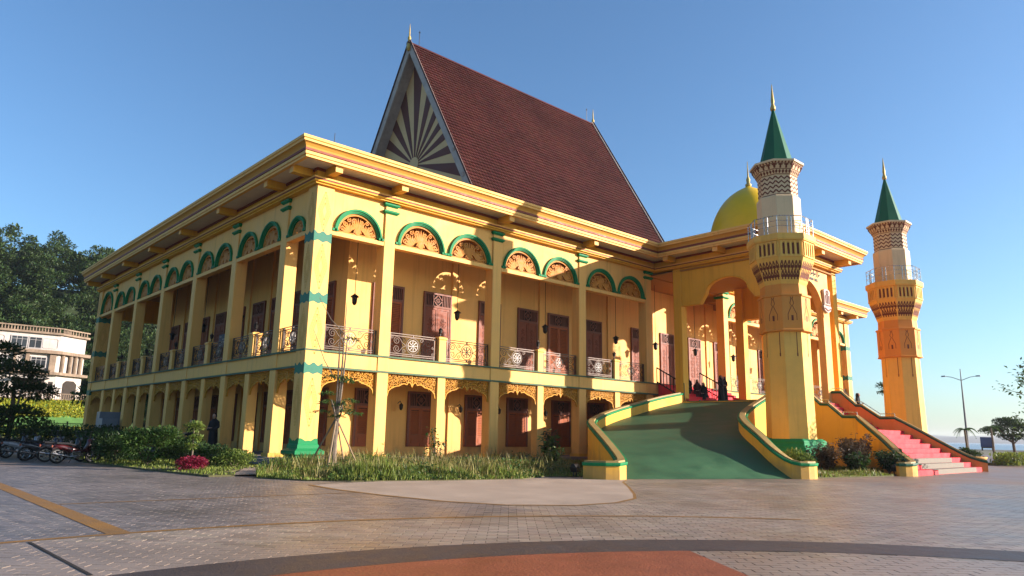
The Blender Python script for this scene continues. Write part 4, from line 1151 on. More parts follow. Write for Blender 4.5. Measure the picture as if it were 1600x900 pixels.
def leaves(pts, size, seed=0, up=.35, asp=2.0):
    """pts: list of (pos, normal-ish or None); each leaf is a folded quad"""
    R = random.Random(seed); vs = []; fs = []
    for p, dirv in pts:
        s_ = size*R.uniform(.65, 1.3)
        a = Vector((R.gauss(0,1), R.gauss(0,1), R.gauss(0,.6)))
        if dirv is not None: a = a*.6+dirv*1.2
        a.normalize()
        b = a.cross(Vector((R.gauss(0,.5), R.gauss(0,.5), 1+up))); b = b.normalized() if b.length > 1e-4 else a.orthogonal().normalized()
        nrm = a.cross(b)*s_*.12
        o = len(vs); q = Vector(p); w_ = s_/asp/2
        vs += [q-a*s_*.5, q+b*w_+nrm*-1, q+a*s_*.5, q-b*w_-nrm]
        fs += [(o,o+1,o+2), (o,o+2,o+3)]
    return vs, fs
def leafmesh(name, pts, size, m, seed=0, **kw):
    vs, fs = leaves(pts, size, seed, **kw); me = bpy.data.meshes.new(name); me.from_pydata(vs, [], fs); me.materials.append(m); return me
def blob_pts(blobs, n, seed, shell=.55):
    R = random.Random(seed); out = []; tot = sum(b[1][0]*b[1][1] for b in blobs)
    for c, r in blobs:
        k = int(n*r[0]*r[1]/tot)
        for _ in range(k):
            d = Vector((R.gauss(0,1), R.gauss(0,1), R.gauss(0,1))).normalized(); q = shell+(1-shell)*R.random()**.6
            if d.z < -.3 and R.random() < .5: d.z *= -.6
            out.append((Vector((c[0]+d.x*r[0]*q, c[1]+d.y*r[1]*q, c[2]+d.z*r[2]*q)), d))
    return out
def tree_meshes(h, cr, seed, m, nleaf, lsize, nb=14, flat=1.0):
    R = random.Random(seed); tr = MB()
    th = h*.45
    tr.tube([(0,0,0),(R.uniform(-.1,.1),R.uniform(-.1,.1),th*.5),(R.uniform(-.2,.2),R.uniform(-.2,.2),th),(0,0,h*.8)], [h*.035,h*.028,h*.022,h*.006], 8)
    blobs = []
    for i in range(nb):
        a = R.uniform(0, 6.28); q = R.uniform(.2, .8); c = (cr*q*cos(a), cr*q*sin(a), h*.42+(h*.5)*R.uniform(.1,1)*(1.1-.5*q)*flat); r = cr*R.uniform(.28,.45)
        blobs.append((c, (r, r, r*.75)))
        tr.tube([(0,0,th*R.uniform(.7,1.1)), (c[0]*.5, c[1]*.5, (th+c[2])/2), (c[0]*.9, c[1]*.9, c[2])], [h*.014, h*.010, h*.004], 5)
    return tr.mesh('trunk', BARK), leafmesh('crown', blob_pts(blobs, nleaf, seed), lsize, m, seed)
FAR = ((2.632, 5.331, -.285), (1.2, 1.2, 1.2))      # the hill, bank and white building are modelled at 5:6 and stand this far off
# ---- wooded hill behind the white building, on the left
def hillz(x, y):
    t = max(0, min(1, (y-78)/48)); e = max(0, min(1, (95-x)/70)); w_ = max(0, min(1, (x+140)/60))
    return 25.5*(t*t*(3-2*t))*e*w_*(1+.1*mnoise.noise(Vector((x*.03, y*.03, 0))))
mb = MB(); nx, ny = 40, 24; vs = []; fs = []
for j in range(ny+1):
    for i in range(nx+1):
        x = -150+260*i/nx; y = 74+150*j/ny; vs.append((x, y, hillz(x, y)-.1))
for j in range(ny):
    for i in range(nx): a = j*(nx+1)+i; fs.append((a, a+1, a+nx+2, a+nx+1))
mb.add(vs, fs).build('hill', mat('hill_undergrowth', (.03, .05, .015), .95, .3, .3), None, FAR[0], scale=FAR[1], smooth=True, kind='structure')
kinds = [tree_meshes(9, 5.2, 21+k, (LEAFD, LEAFM, LEAFD)[k], 5200, .55, 22) for k in range(3)]
R6 = random.Random(31)
blobs = []
for row, (y0, n_) in enumerate(((79, 18), (84, 19), (90, 20), (96, 20), (103, 21), (110, 21), (118, 22), (126, 22), (133, 22))):
    for i in range(n_):
        x = -14+(44+row*3)*(i+.5)/n_+R6.uniform(-2, 2); y = y0+R6.uniform(-3, 3); h = R6.uniform(6.5, 10.5); z = hillz(x, y)
        for q in range(12):
            a = R6.uniform(0, 6.28); r_ = R6.uniform(.5, 3.0); cz = z+h*R6.uniform(.25, .95); s_ = R6.uniform(.9, 1.7)*(1.15-.4*(cz-z)/h)
            blobs.append(((x+r_*cos(a)*(1.2-.6*(cz-z)/h), y+r_*sin(a), cz), (s_*1.25, s_*1.25, s_)))
obj('hillside_wood', leafmesh('hillside_wood', blob_pts(blobs, 300000, 32, .4), .55, LEAFD2, 32), None, FAR[0], scale=FAR[1], label='dense dark green wood covering the hill behind the white building', cat='wood', kind='stuff')
# trees seen through the far gallery bays
for x, y, s_, lab in ((6, 48, .8, 'dark tree seen through the far bays of the left gallery'), (13, 53, .9, 'broad tree behind the hall, glimpsed through the open gallery')):
    t = thing('garden_tree', lab, 'tree', (x, y, 0), 1.0); t.scale = (s_,)*3
    obj('trunk', kinds[1][0], t); obj('crown', kinds[1][1], t)
# dark clipped tree by the motorcycles
t = thing('shade_tree', 'dark layered tree at the left edge above the motorcycles', 'tree', (-7.0, 17.6, 0)); t.scale = (1.15, 1.15, 1.1)
tr = MB(); tr.tube([(0,0,0),(.1,0,1.5),(0,.1,3.4)], [.14,.11,.05], 8)
for c in ((.7,0,2.6),(-.8,.2,2.4),(.3,-.6,3.4)): tr.tube([(0,0,1.6),(c[0]*.6,c[1]*.6,2.2),c], [.06,.05,.02], 5)
tr.build('trunk', BARK, t)
obj('crown', leafmesh('crown', blob_pts([((0,0,3.6),(1.3,1.2,.7)),((.8,-.2,2.8),(1.0,.9,.45)),((-.9,.2,2.7),(1.1,.9,.5)),((.2,-.5,1.7),(1.2,.9,.5)),((-.9,-.3,1.3),(.9,.8,.5)),((-.6,.3,4.6),(.9,.8,.5))], 5200, 5, .35), .20, LEAFD, 5), t)
t = thing('street_tree', 'brighter leafy branches hanging in at the left edge above the dark tree', 'tree', (-13.2, 24.0, 0))
tr = MB(); tr.tube([(0,0,0),(.3,0,3),(.8,.3,6.2)], [.2,.16,.06], 8); tr.tube([(.4,0,3.6),(2.0,-.4,5.0),(3.4,-.6,5.4)], [.08,.06,.02], 5); tr.build('trunk', BARK, t)
obj('crown', leafmesh('crown', blob_pts([((3.2,-.4,5.7),(1.5,1.2,.9)),((1.6,0,6.4),(1.6,1.4,1.0)),((0,0,6.8),(1.8,1.6,1.2)),((4.0,-.4,4.9),(.9,.8,.5))], 3600, 6, .3), .26, LEAFM, 6), t)
# ---- shrubs
def shrub(label, x, y, blobs, n, size, m, seed, name='shrub', stems=5, group=None):
    t = thing(name, label, 'shrub', (x, y, .03), 0, group)
    obj('foliage', leafmesh('foliage', blob_pts(blobs, n, seed, .3), size, m, seed), t)
    mb = MB(); R = random.Random(seed)
    for i in range(stems):
        c = blobs[i % len(blobs)][0]; mb.tube([(R.uniform(-.05,.05), R.uniform(-.05,.05), 0), (c[0]*.5, c[1]*.5, c[2]*.5), (c[0], c[1], c[2])], [.025,.018,.008], 5)
    mb.build('stem', BARK, t)
    return t
shrub('tall rounded mid green shrub in front of the left gallery', -4.75, 2.2, [((0,0,.75),(.95,.9,.65)),((.45,-.3,1.05),(.6,.6,.45)),((-.5,.2,.9),(.6,.6,.5))], 3600, .13, LEAFM, 41)
shrub('dark spreading shrub between the motorcycles and the rounded shrub', -5.1, 4.9, [((0,0,.6),(.9,1.3,.6)),((-.2,.8,.8),(.7,.7,.5)),((-.3,-.8,.5),(.7,.6,.45))], 3000, .13, LEAFD, 42)
shrub('dark hedge-like shrub behind the motorcycles', -4.7, 8.6, [((0,0,.7),(.9,1.6,.6)),((0,1.6,.7),(.8,1.2,.6)),((0,-1.4,.55),(.8,.9,.5))], 3600, .14, LEAFD, 43)
shrub('low dark shrub behind the crimson bush', -3.5, 1.6, [((0,0,.5),(.9,1.1,.45)),((.6,-.9,.45),(.7,.8,.4))], 2400, .12, LEAFD, 44)
shrub('dark shrub at the foot of the left gallery columns', -2.0, 6.5, [((0,0,.5),(1.0,1.9,.5)),((0,2.2,.5),(.9,1.4,.5))], 3200, .13, LEAFD, 45)
shrub('tall dark shrub rising behind the motorcycles at the left', -6.0, 15.2, [((0,0,.9),(1.1,1.4,.8)),((-.9,.8,.8),(1.0,1.0,.7)),((.6,-1.2,.8),(.9,1.0,.6))], 3600, .16, LEAFD, 50)
shrub('bushy dark shrub far back beside the cabinets', -2.6, 16.5, [((0,0,.8),(1.1,2.2,.7)),((-.5,3,.8),(1.2,1.8,.7)),((-.8,-2.4,.7),(1,1.6,.6))], 3600, .16, LEAFD, 46)
shrub('leafy pale green shrub beside the path steps', -2.3, .35, [((0,0,.35),(.7,.8,.32)),((-.5,-.5,.3),(.5,.5,.28)),((.6,.7,.3),(.5,.6,.3))], 2200, .10, LEAFY, 47)
t = shrub('crimson-leaved low bush beside the pale sapling', -4.45, -1.55, [((0,0,.26),(.46,.42,.24)),((.3,.2,.24),(.30,.3,.2)),((-.3,-.1,.24),(.3,.3,.2))], 1900, .085, LEAFR, 48)
t = thing('sapling', 'slim pale stemmed sapling with round tufts above the crimson bush', 'sapling', (-4.35, -1.1, .03))
mb = MB(); mb.tube([(0,0,0),(.02,0,.6),(0,.03,1.5)], [.03,.025,.012], 6); mb.build('trunk', BARKP, t)
obj('crown', leafmesh('crown', blob_pts([((0,0,1.42),(.36,.34,.20)),((.08,0,1.05),(.28,.26,.15)),((-.06,.03,.78),(.26,.24,.14))], 900, 49, .2), .10, LEAFY, 49), t)
# young staked tree in front of the corner
t = thing('young_tree', 'tall thin young tree on a tripod of stakes before the corner column', 'tree', (-.1, -3.0, .03))
mb = MB()
R7 = random.Random(51)
mb.tube([(0,0,0),(0,.02,.9),(.03,0,1.8)], [.11,.10,.09], 8)
for i, (dx, dy, top) in enumerate(((-.03,.03,5.2),(.07,-.05,6.05),(.14,-.10,5.0))):
    mb.tube([(0,0,1.5),(dx*.6,dy*.6,2.6),(dx,dy,3.8),(dx*1.3,dy*1.3,top)], [.045,.038,.03,.012], 6)
for i in range(16):
    a = R7.uniform(0, 6.28); z = R7.uniform(1.7, 2.3); mb.tube([(0,0,z-.25),(.14*cos(a),.14*sin(a),z),(.22*cos(a),.22*sin(a),z+.28)], [.03,.025,.015], 5)
mb.tube([(.05,-.05,4.9),(-.35,.25,5.4),(-.75,.5,6.2)], [.02,.015,.008], 5); mb.tube([(-.1,.1,3.2),(-.45,.35,3.9),(-.8,.65,5.0)], [.02,.016,.008], 5)
mb.build('trunk', BARKP, t)
lf = []
for c in ((.15,-.1,3.30),(-.20,.15,3.35),(.30,-.25,3.2),(.12,-.1,2.35),(.35,-.3,2.5),(-.25,.25,2.45),(-.4,.35,2.1),(.25,-.25,2.15),(.45,-.4,2.05),(0,0,1.95),(.35,-.1,4.75),(-.35,.1,2.75)):
    for k in range(70):
        a = R7.uniform(0, 6.28); r_ = R7.uniform(.05,.34); lf.append((Vector((c[0]+r_*cos(a), c[1]+r_*sin(a), c[2]-r_*.25+R7.uniform(-.05,.05))), Vector((cos(a), sin(a), -.4))))
obj('crown', leafmesh('crown', lf, .13, LEAFM, 51, asp=3.2), t)
for a in (2.4, 5.6, 0.6, 4.0):
    mb = MB(); mb.tube([(.95*cos(a), .95*sin(a), 0), (.05*cos(a), .05*sin(a), 1.75)], [.032,.03], 6); mb.build('stake', BAMB, t)
# leafy climber / papaya-like weed before the third ground column
def stemplant(label, x, y, h, n, sz, m, seed, name='leafy_plant'):
    t = thing(name, label, 'plant', (x, y, .03)); R = random.Random(seed); mb = MB(); pts = []
    for s_ in range(n):
        a = R.uniform(0, 6.28); l_ = R.uniform(.1,.4 if n < 20 else .75); top = h*R.uniform(.6,1)
        mb.tube([(0,0,0),(l_*.4*cos(a), l_*.4*sin(a), top*.5),(l_*cos(a), l_*sin(a), top)], [.02,.015,.006], 5)
        for k in range(26):
            q = R.uniform(.25,1); aa = R.uniform(0,6.28); r_ = R.uniform(.03,.24); pts.append((Vector((l_*q*cos(a)+r_*cos(aa), l_*q*sin(a)+r_*sin(aa), top*q)), Vector((cos(aa), sin(aa), -.2))))
    mb.build('stem', BARK, t); obj('foliage', leafmesh('foliage', pts, sz, m, seed, asp=1.6), t); return t
stemplant('tall leafy weed in front of a ground floor column', 5.6, -1.4, 1.75, 5, .17, LEAFM, 61)
stemplant('bushy plant with spiky leaves beside the ramp wall', 9.4, -4.4, 1.35, 14, .22, LEAFM, 62)
stemplant('dense tall plant leaning on the ramp wall', 10.6, -3.2, 1.7, 14, .18, LEAFD, 63)
stemplant('pale flowering plant near the foot of the ramp wall', 7.2, -6.8, 1.0, 12, .15, LEAFY, 64)
# dark bronze shrubs under the stair wall and fresh plant inside the ramp curl
for i, (x, y, h_, m_, lab) in enumerate(((18.6,-12.1,1.35,LEAFB,'bronze leaved shrub, leftmost of the row under the stair wall'), (20.3,-12.6,1.5,LEAFB,'bronze leaved shrub, second in the row under the stair wall'), (21.9,-12.1,1.75,LEAFB,'tallest bronze leaved shrub in the row under the stair wall'), (22.9,-11.4,1.5,LEAFB,'bronze leaved shrub close against the stair wall'), (20.7,-13.9,1.05,LEAFD,'dark green shrub inside the curl of the stair wall'), (19.2,-13.2,.9,LEAFD,'low dark shrub in the lawn before the stair wall'))):
    t = stemplant(lab, x, y, h_, 40, .17, m_, 70+i, 'shrub'); t['category'] = 'shrub'
shrub('bright green clump behind the foot of the ramp wall', 15.6, -12.2, [((0,0,.55),(.6,.6,.5)),((.4,-.3,.45),(.4,.4,.4))], 1500, .13, LEAFY, 81)
# ---- grass and weeds: nobody could count the blades
def grass(name, label, poly, n, hfun, m, seed, z=.03):
    R = random.Random(seed); xs = [p[0] for p in poly]; ys = [p[1] for p in poly]; vs = []; fs = []; k = 0
    while k < n:
        x = R.uniform(min(xs), max(xs)); y = R.uniform(min(ys), max(ys))
        if not inpoly(x, y, poly): continue
        h_ = hfun(x, y)*R.uniform(.5, 1.25); k += 1
        if h_ < .015: continue
        a = R.uniform(0, 6.28); lean = h_*R.uniform(.1,.6); w_ = .012+.014*R.random(); b = a+1.57
        o = len(vs); dx, dy = cos(a), sin(a); ex, ey = cos(b)*w_, sin(b)*w_
        vs += [(x-ex,y-ey,z),(x+ex,y+ey,z),(x+dx*lean*.4+ex*.7,y+dy*lean*.4+ey*.7,z+h_*.6),(x+dx*lean*.4-ex*.7,y+dy*lean*.4-ey*.7,z+h_*.6),(x+dx*lean,y+dy*lean,z+h_)]
        fs += [(o,o+1,o+2,o+3),(o+3,o+2,o+4)]
    me = bpy.data.meshes.new(name); me.from_pydata(vs, [], fs); me.materials.append(m)
    return obj(name, me, None, label=label, cat='grass', kind='stuff')
def edge_d(x, y, poly):
    best = 9
    for a, b in zip(poly, poly[1:]+poly[:1]):
        ax, ay = a; bx, by = b; L2 = (bx-ax)**2+(by-ay)**2; t = max(0, min(1, ((x-ax)*(bx-ax)+(y-ay)*(by-ay))/L2)); best = min(best, hypot(x-ax-t*(bx-ax), y-ay-t*(by-ay)))
    return best
nzf = lambda x, y, s_: mnoise.noise(Vector((x*s_, y*s_, 3.7)))
front1 = lambda x, y: min(1, edge_d(x, y, lawn1[:12])/1.2)
grass('tall_grass', 'tall unkempt grass and weeds in front of the front gallery', lawn1, 46000, lambda x, y: max(.05, (1 if x < 3.2 else .62)*(.08+.38*front1(x, y))*(.7+1.3*nzf(x, y, .6)+.5*nzf(x, y, 2.2))), GRASSM, 91)
grass('dry_grass', 'dry seed stalks among the tall grass before the gallery', lawn1, 7000, lambda x, y: (.10+.62*front1(x, y))*(.7+.6*nzf(x+7, y, 1.1)), DRYG, 92)
grass('short_grass', 'short rough grass under the stair wall', lawn2, 16000, lambda x, y: .20*(.6+.8*nzf(x, y, .8)), GRASSM, 93, .04)
grass('dry_grass', 'dry grass stalks under the stair wall', lawn2, 3000, lambda x, y: .28*(.6+.8*nzf(x, y, .8)), DRYG, 97, .04)
grass('short_grass', 'short grass around the shrubs by the left gallery', lawn3, 16000, lambda x, y: .13*(.6+.8*nzf(x, y, .8)), GRASSM, 94, .05)
grass('short_grass', 'grass beyond the far side of the stairs', lawn4, 14000, lambda x, y: .25, GRASSM, 95)
# broad-leaved weeds mixed in the tall grass
pts = []; R8 = random.Random(99)
while len(pts) < 6500:
    x = R8.uniform(-4, 12); y = R8.uniform(-9.3, -.4)
    if not inpoly(x, y, lawn1): continue
    if nzf(x, y, .55) < -.05: continue
    z = R8.uniform(.02, .12+.5*front1(x, y)*(.8+.5*nzf(x, y, .8)))
    pts.append((Vector((x, y, z)), Vector((R8.gauss(0,1), R8.gauss(0,1), .3)).normalized()))
obj('weeds', leafmesh('weeds', pts, .11, LEAFM, 98, asp=1.7), None, label='broad leaved weeds growing through the tall grass', cat='weeds', kind='stuff')
# ================================================================== white apartment building, bank, fence on the left
apt = thing('apartment_building', 'weathered white three-storey building with rooftop balustrade on the bank', 'building', (2.63, 85.73, 4.635)); apt.scale = FAR[1]
STAIN = mat('stained_ledge_plaster', (.26, .19, .13), .85, .35, .8, .2, 20, streak=.6)
WINF = mat('window_frame_grey', (.35, .33, .31), .6, .2)
GLASS = mat('dark_window_glass', (.02, .022, .025), .12, .2, 1, spec=.6)
outl = [(-24,0),(3.6,0),(4.6,.9),(6.6,2.3),(6.6,10),(-24,10)]
for z0, z1 in ((0,2.75),(3.05,5.05),(5.4,7.2)):
    MB().vprism(outl, z0, z1).build('wall', WHITEC, apt)
def grow(d): return [(-24-d,-d),(3.6+d*.4,-d),(4.6+d*.7,.9-d*.7),(6.6+d,2.3-d*.5),(6.6+d,10+d),(-24-d,10+d)]
for z0, z1, d in ((2.75,3.05,.55),(5.05,5.4,.6),(7.2,7.42,.35)): MB().vprism(grow(d), z0, z1).build('ledge', STAIN, apt)
mb = MB()
for i in range(90):
    x = -22+i*.285
    if x < 3.6: mb.lathe([(.06,7.42),(.09,7.55),(.05,7.75),(.07,7.85)], 6, (x,-.2,0))
for (xa, ya), (xb, yb_) in (((3.7,-.15),(4.7,.7)),((4.7,.7),(6.7,2.1))):
    for i in range(6): t_ = (i+.5)/6; mb.lathe([(.06,7.42),(.09,7.55),(.05,7.75),(.07,7.85)], 6, (xa+(xb-xa)*t_, ya+(yb_-ya)*t_, 0))
obj('baluster', mb.mesh('baluster', STAIN), apt, kind='stuff')
MB().vprism([(x, y) for x, y in grow(.3)[:4]]+[(x, y) for x, y in reversed(grow(.08)[:4])], 7.85, 7.98).build('coping', STAIN, apt)
def awin(x0, x1, z0, z1, n):
    o = MB().box(x0-.07, -.09, z0-.07, x1+.07, .02, z1+.07).build('window', WINF, apt)
    w_ = (x1-x0)/n
    for i in range(n): MB().box(x0+w_*i+.03, -.11, z0+.02, x0+w_*(i+1)-.03, -.085, z1-.3).build('pane', GLASS, o); MB().box(x0+w_*i+.03, -.11, z1-.26, x0+w_*(i+1)-.03, -.085, z1-.02).build('pane', GLASS, o)
awin(-1.0,.45,5.6,6.75,3); awin(.65,1.8,5.6,6.75,2); awin(-2.05,-.62,3.5,4.6,3); awin(1.05,2.45,3.45,4.6,3)
awin(-6.0,-4.6,3.5,4.6,3); awin(-5.0,-3.5,5.6,6.75,3); awin(-9.5,-8,3.5,4.6,3)
mb = MB()
for c_ in (2.65, -2.35):
    p = [(-.72,5.75),(-.6,5.65),(.6,5.65),(.72,5.75),(.72,6.6),(.6,6.72),(-.6,6.72),(-.72,6.6),(-.72,5.75)]; mb.ribbon([(x+c_, z) for x, z in p], .05, -.05, .0)
mb.build('panel_moulding', WINF, apt)
for x0, x1 in ((-.6,-.35),(.5,.85),(2.75,3.35)): MB().box(x0, -.28, 3.05, x1, -.01, 5.05).build('pilaster', STAIN, apt)
for x, y in ((4.2,.5),(5.1,1.2),(5.7,1.65),(6.3,2.1)): MB().lathe([(.2,3.05),(.2,5.05)], 8, (x-.1, y-.25, 0)).build('pilaster', STAIN, apt)
for x0, x1, z1 in ((-.2,2.6,2.3),(-5.5,-2.5,2.3)): MB().box(x0, -.03, .7, x1, .02, z1).build('shopfront', DARKIN, apt)
MB().box(-.4, -1.1, 2.25, 2.9, .0, 2.38).build('awning', WINF, apt); MB().box(3.0,-.05,.2,3.4,.0,2.0).build('side_door', DARKIN, apt)
mb = MB(); mb.add([(4.55,.75,.2),(6.1,1.85,.2),(6.1,1.85,1.9),(5.7,1.5,2.25),(4.9,.95,2.25),(4.55,.75,1.9)], [(0,1,2,3,4,5)]); mb.build('arched_opening', DARKIN, apt)
MB().box(-.2,-.12,.25,1.9,-.04,1.25).build('roller_door', WINF, apt)
mb = MB()
for i in range(64):
    x = -7+i*.21; mb.box(x, -1.5, .0, x+.07, -1.43, .62)
mb.box(-7.2,-1.55,.62,6.6,-1.38,.72); mb.box(-7.2,-1.53,.0,6.6,-1.4,.08); mb.build('terrace_balustrade', STAIN, apt)
# flowered bank below it
FLOW = leafmat('yellow_flower_leaf', (.38, .34, .02), (.20, .24, .02), .35, .3)
bank = MB(); prof = [(58.0,.0),(59.5,.9),(61.0,1.35),(63,2.2),(65.4,4.05),(66.0,4.1),(80,4.1)]
vs = []; fs = []
for y, z in prof: vs += [(-30,y,z),(9.5,y,z)]
for i in range(len(prof)-1): fs.append((2*i,2*i+1,2*i+3,2*i+2))
for i in range(len(prof)): pass
bank.add(vs, fs); o0 = len(prof)*2
bank.build('bank', mat('bank_turf', (.10, .22, .05), .9, .3, .5), None, FAR[0], scale=FAR[1], kind='structure')
R9 = random.Random(12)
pts = []
for _ in range(9000):
    x = R9.uniform(-12, 9.3)
    t_ = R9.random()
    if R9.random() < .72: y = 63+2.4*t_; z = 2.2+1.85*t_
    else: y = 58+2.4*t_; z = .0+1.2*t_
    pts.append((Vector((x, y, z+R9.uniform(0,.12))), Vector((0,-.5,1))))
obj('flowers', leafmesh('flowers', pts, .24, FLOW, 12, asp=1.3), None, FAR[0], scale=FAR[1], label='yellow flowering ground cover on the bank below the white building', cat='flowers', kind='stuff')
# dark green mesh fence before the bank
fen = thing('fence', 'dark green bar fence in front of the flowered bank', 'fence', (0, 44, 0))
FM = mat('green_fence_metal', (.015, .04, .025), .5, .2)
for x in (-4.2, -1.7, .8, 3.3):
    MB().box(x-.05, -.05, 0, x+.05, .05, 1.75).build('post', FM, fen)
for z in (.2, 1.55): MB().box(-4.2, -.025, z, 3.3, .025, z+.05).build('rail', FM, fen)
bm_ = MB().box(-.012, -.012, .2, .012, .012, 1.6).mesh('bar', FM)
for i in range(62): obj('bar', bm_, fen, (-4.1+i*.12, .035, 0))
# metal cabinets beside the end of the left gallery
CABM = mat('grey_cabinet_metal', (.22, .24, .27), .45, .15, 1)
for x, y, w_, h_, lab in ((.1, 27.5, 1.7, 2.05, 'tall grey metal cabinet between the far columns of the left gallery'), (-.7, 25.0, .9, 1.6, 'smaller grey metal cabinet beside the tall one at the left gallery')):
    t = thing('utility_cabinet', lab, 'cabinet', (x, y, .3))
    bevel(MB().box(-w_/2, -.4, .08, w_/2, .4, h_).build('body', CABM, t), .02); MB().box(-w_/2+.06, -.415, .16, -.02, -.4, h_-.1).build('door', CABM, t); MB().box(.02, -.415, .16, w_/2-.06, -.4, h_-.1).build('door', CABM, t)
    MB().box(-.06, -.44, h_*.5, -.04, -.415, h_*.5+.15).build('handle', BLACKM, t); MB().box(-w_/2+.02, -.37, 0, w_/2-.02, .37, .08).build('foot', CONC, t)
# ================================================================== right side: lamp, trees, palms, hedge, vehicles, urn
LAMPM = mat('grey_lamp_paint', (.10, .10, .11), .5, .15)
def street_lamp(x, y, h, label):
    t = thing('street_lamp', label, 'street lamp', (x, y, 0)); PO = LAMPM
    MB().tube([(0,0,0),(0,0,h*.55),(0,0,h)], [.16,.12,.05], 8).build('pole', PO, t)
    for s_ in (-1, 1):
        MB().tube([(0,0,h*.86),(-.5*s_,1.0*s_,h*.90),(-.9*s_,1.9*s_,h*.915)], [.05,.045,.04], 6).build('arm', PO, t)
        MB().frustum([(-.9*s_-.15,1.9*s_-.3,-.9*s_+.15,1.9*s_+.3,h*.905),(-.9*s_-.1,1.9*s_-.25,-.9*s_+.1,1.9*s_+.25,h*.92)]).build('lamp_head', CABM, t)
    return t
street_lamp(102.3, 6.2, 11.6, 'tall double-armed street lamp against the pale sky')
# loudspeaker cluster on the lamp pole and flags are too small; palms stand near it
def palm(x, y, h, label, seed, fr=9, fl=1.4):
    t = thing('palm_tree', label, 'palm', (x, y, 0)); R = random.Random(seed)
    MB().tube([(0,0,0),(.05,0,h*.5),(0,.05,h)], [.13,.10,.08], 8).build('trunk', BARKP, t)
    vs = []; fs = []
    for i in range(fr):
        a = 6.28*i/fr+R.uniform(-.2,.2); up_ = R.uniform(.2,.8)
        for k in range(14):
            q = (k+1)/14; rr = fl*q; z = h+fl*(up_*q-1.0*q*q); px, py = rr*cos(a), rr*sin(a)
            for s_ in (-1, 1):
                l_ = .42*fl*(1-q*.7)*.8; bx, by = -sin(a)*s_*l_+cos(a)*l_*.4, cos(a)*s_*l_+sin(a)*l_*.4
                o = len(vs); vs += [(px,py,z),(px+bx*.5+cos(a)*.04,py+by*.5+sin(a)*.04,z-.03),(px+bx,py+by,z-l_*.5),(px+bx*.5-cos(a)*.04,py+by*.5-sin(a)*.04,z-.06)]; fs.append((o,o+1,o+2,o+3))
    me = bpy.data.meshes.new('fronds'); me.from_pydata(vs, [], fs); me.materials.append(LEAFM); obj('fronds', me, t)
palm(60.5, -5.6, 2.6, 'small palm standing before the street lamp', 1, 9, .95)
palm(72.2, -4.6, 3.0, 'small palm in front of the spreading dark tree', 2, 9, 1.0)
palm(53.0, -1.4, 3.2, 'small palm just above the stair side wall', 3, 7, 1.1)
t = thing('spreading_tree', 'dark flat-topped spreading tree near the shore', 'tree', (78.5, -4.9, 0))
tr = MB(); tr.tube([(0,0,0),(.1,.1,1.5),(0,0,2.6)], [.16,.13,.06], 8)
for c in ((1.2,.8,3.2),(-1.4,1,3.0),(.2,-1.6,3.2),(-.6,2.2,2.7)): tr.tube([(0,0,1.4),(c[0]*.5,c[1]*.5,2.3),c], [.07,.05,.02], 5)
tr.build('trunk', BARK, t)
obj('crown', leafmesh('crown', blob_pts([((0,0,3.1),(2.0,2.0,.7)),((.4,1.8,2.7),(1.5,1.5,.5)),((-.4,-1.8,2.9),(1.6,1.6,.6)),((0,.5,3.7),(1.4,1.4,.5)),((0,0,2.1),(1.4,1.6,.4))], 5000, 15, .2), .24, LEAFD, 15), t)
t = thing('slender_tree', 'slender tree with a small tufted crown beyond the stairs', 'tree', (47.5, -4.0, 0))
MB().tube([(0,0,0),(.05,0,3),(0,.1,5.6)], [.07,.05,.02], 6).build('trunk', BARK, t)
obj('crown', leafmesh('crown', blob_pts([((0,0,5.7),(.75,.75,.35)),((.4,.3,5.2),(.5,.5,.25)),((-.4,-.4,5.35),(.5,.5,.25)),((.3,-.3,2.6),(.4,.4,.5))], 800, 16, .1), .17, LEAFD, 16), t)
t = thing('roadside_tree', 'sparse leafy branches hanging in at the right edge', 'tree', (26.2, -18.5, 0))
tr = MB(); tr.tube([(0,0,0),(.1,0,2),(0,.2,5.4)], [.09,.07,.02], 7)
R10 = random.Random(18); pts = []
for i in range(16):
    a = R10.uniform(0,6.28); z = R10.uniform(1.6,5.2); l_ = R10.uniform(.6,1.5); e = Vector((l_*cos(a), l_*sin(a), z+.35)); tr.tube([(0,.1,z-.3),tuple(e*.5+Vector((0,0,z*.5-.1))),tuple(e)], [.02,.014,.006], 4)
    for k in range(34):
        q = R10.uniform(.45, 1.08); pts.append((Vector((e.x*q+R10.gauss(0,.14), e.y*q+R10.gauss(0,.14), z-.3+.65*q+R10.gauss(0,.14))), None))
pts = [(Vector((p.x, p.y, max(1.2, p.z))), d) for p, d in pts]
tr.build('trunk', BARK, t); obj('crown', leafmesh('crown', pts, .19, LEAFM, 18), t)
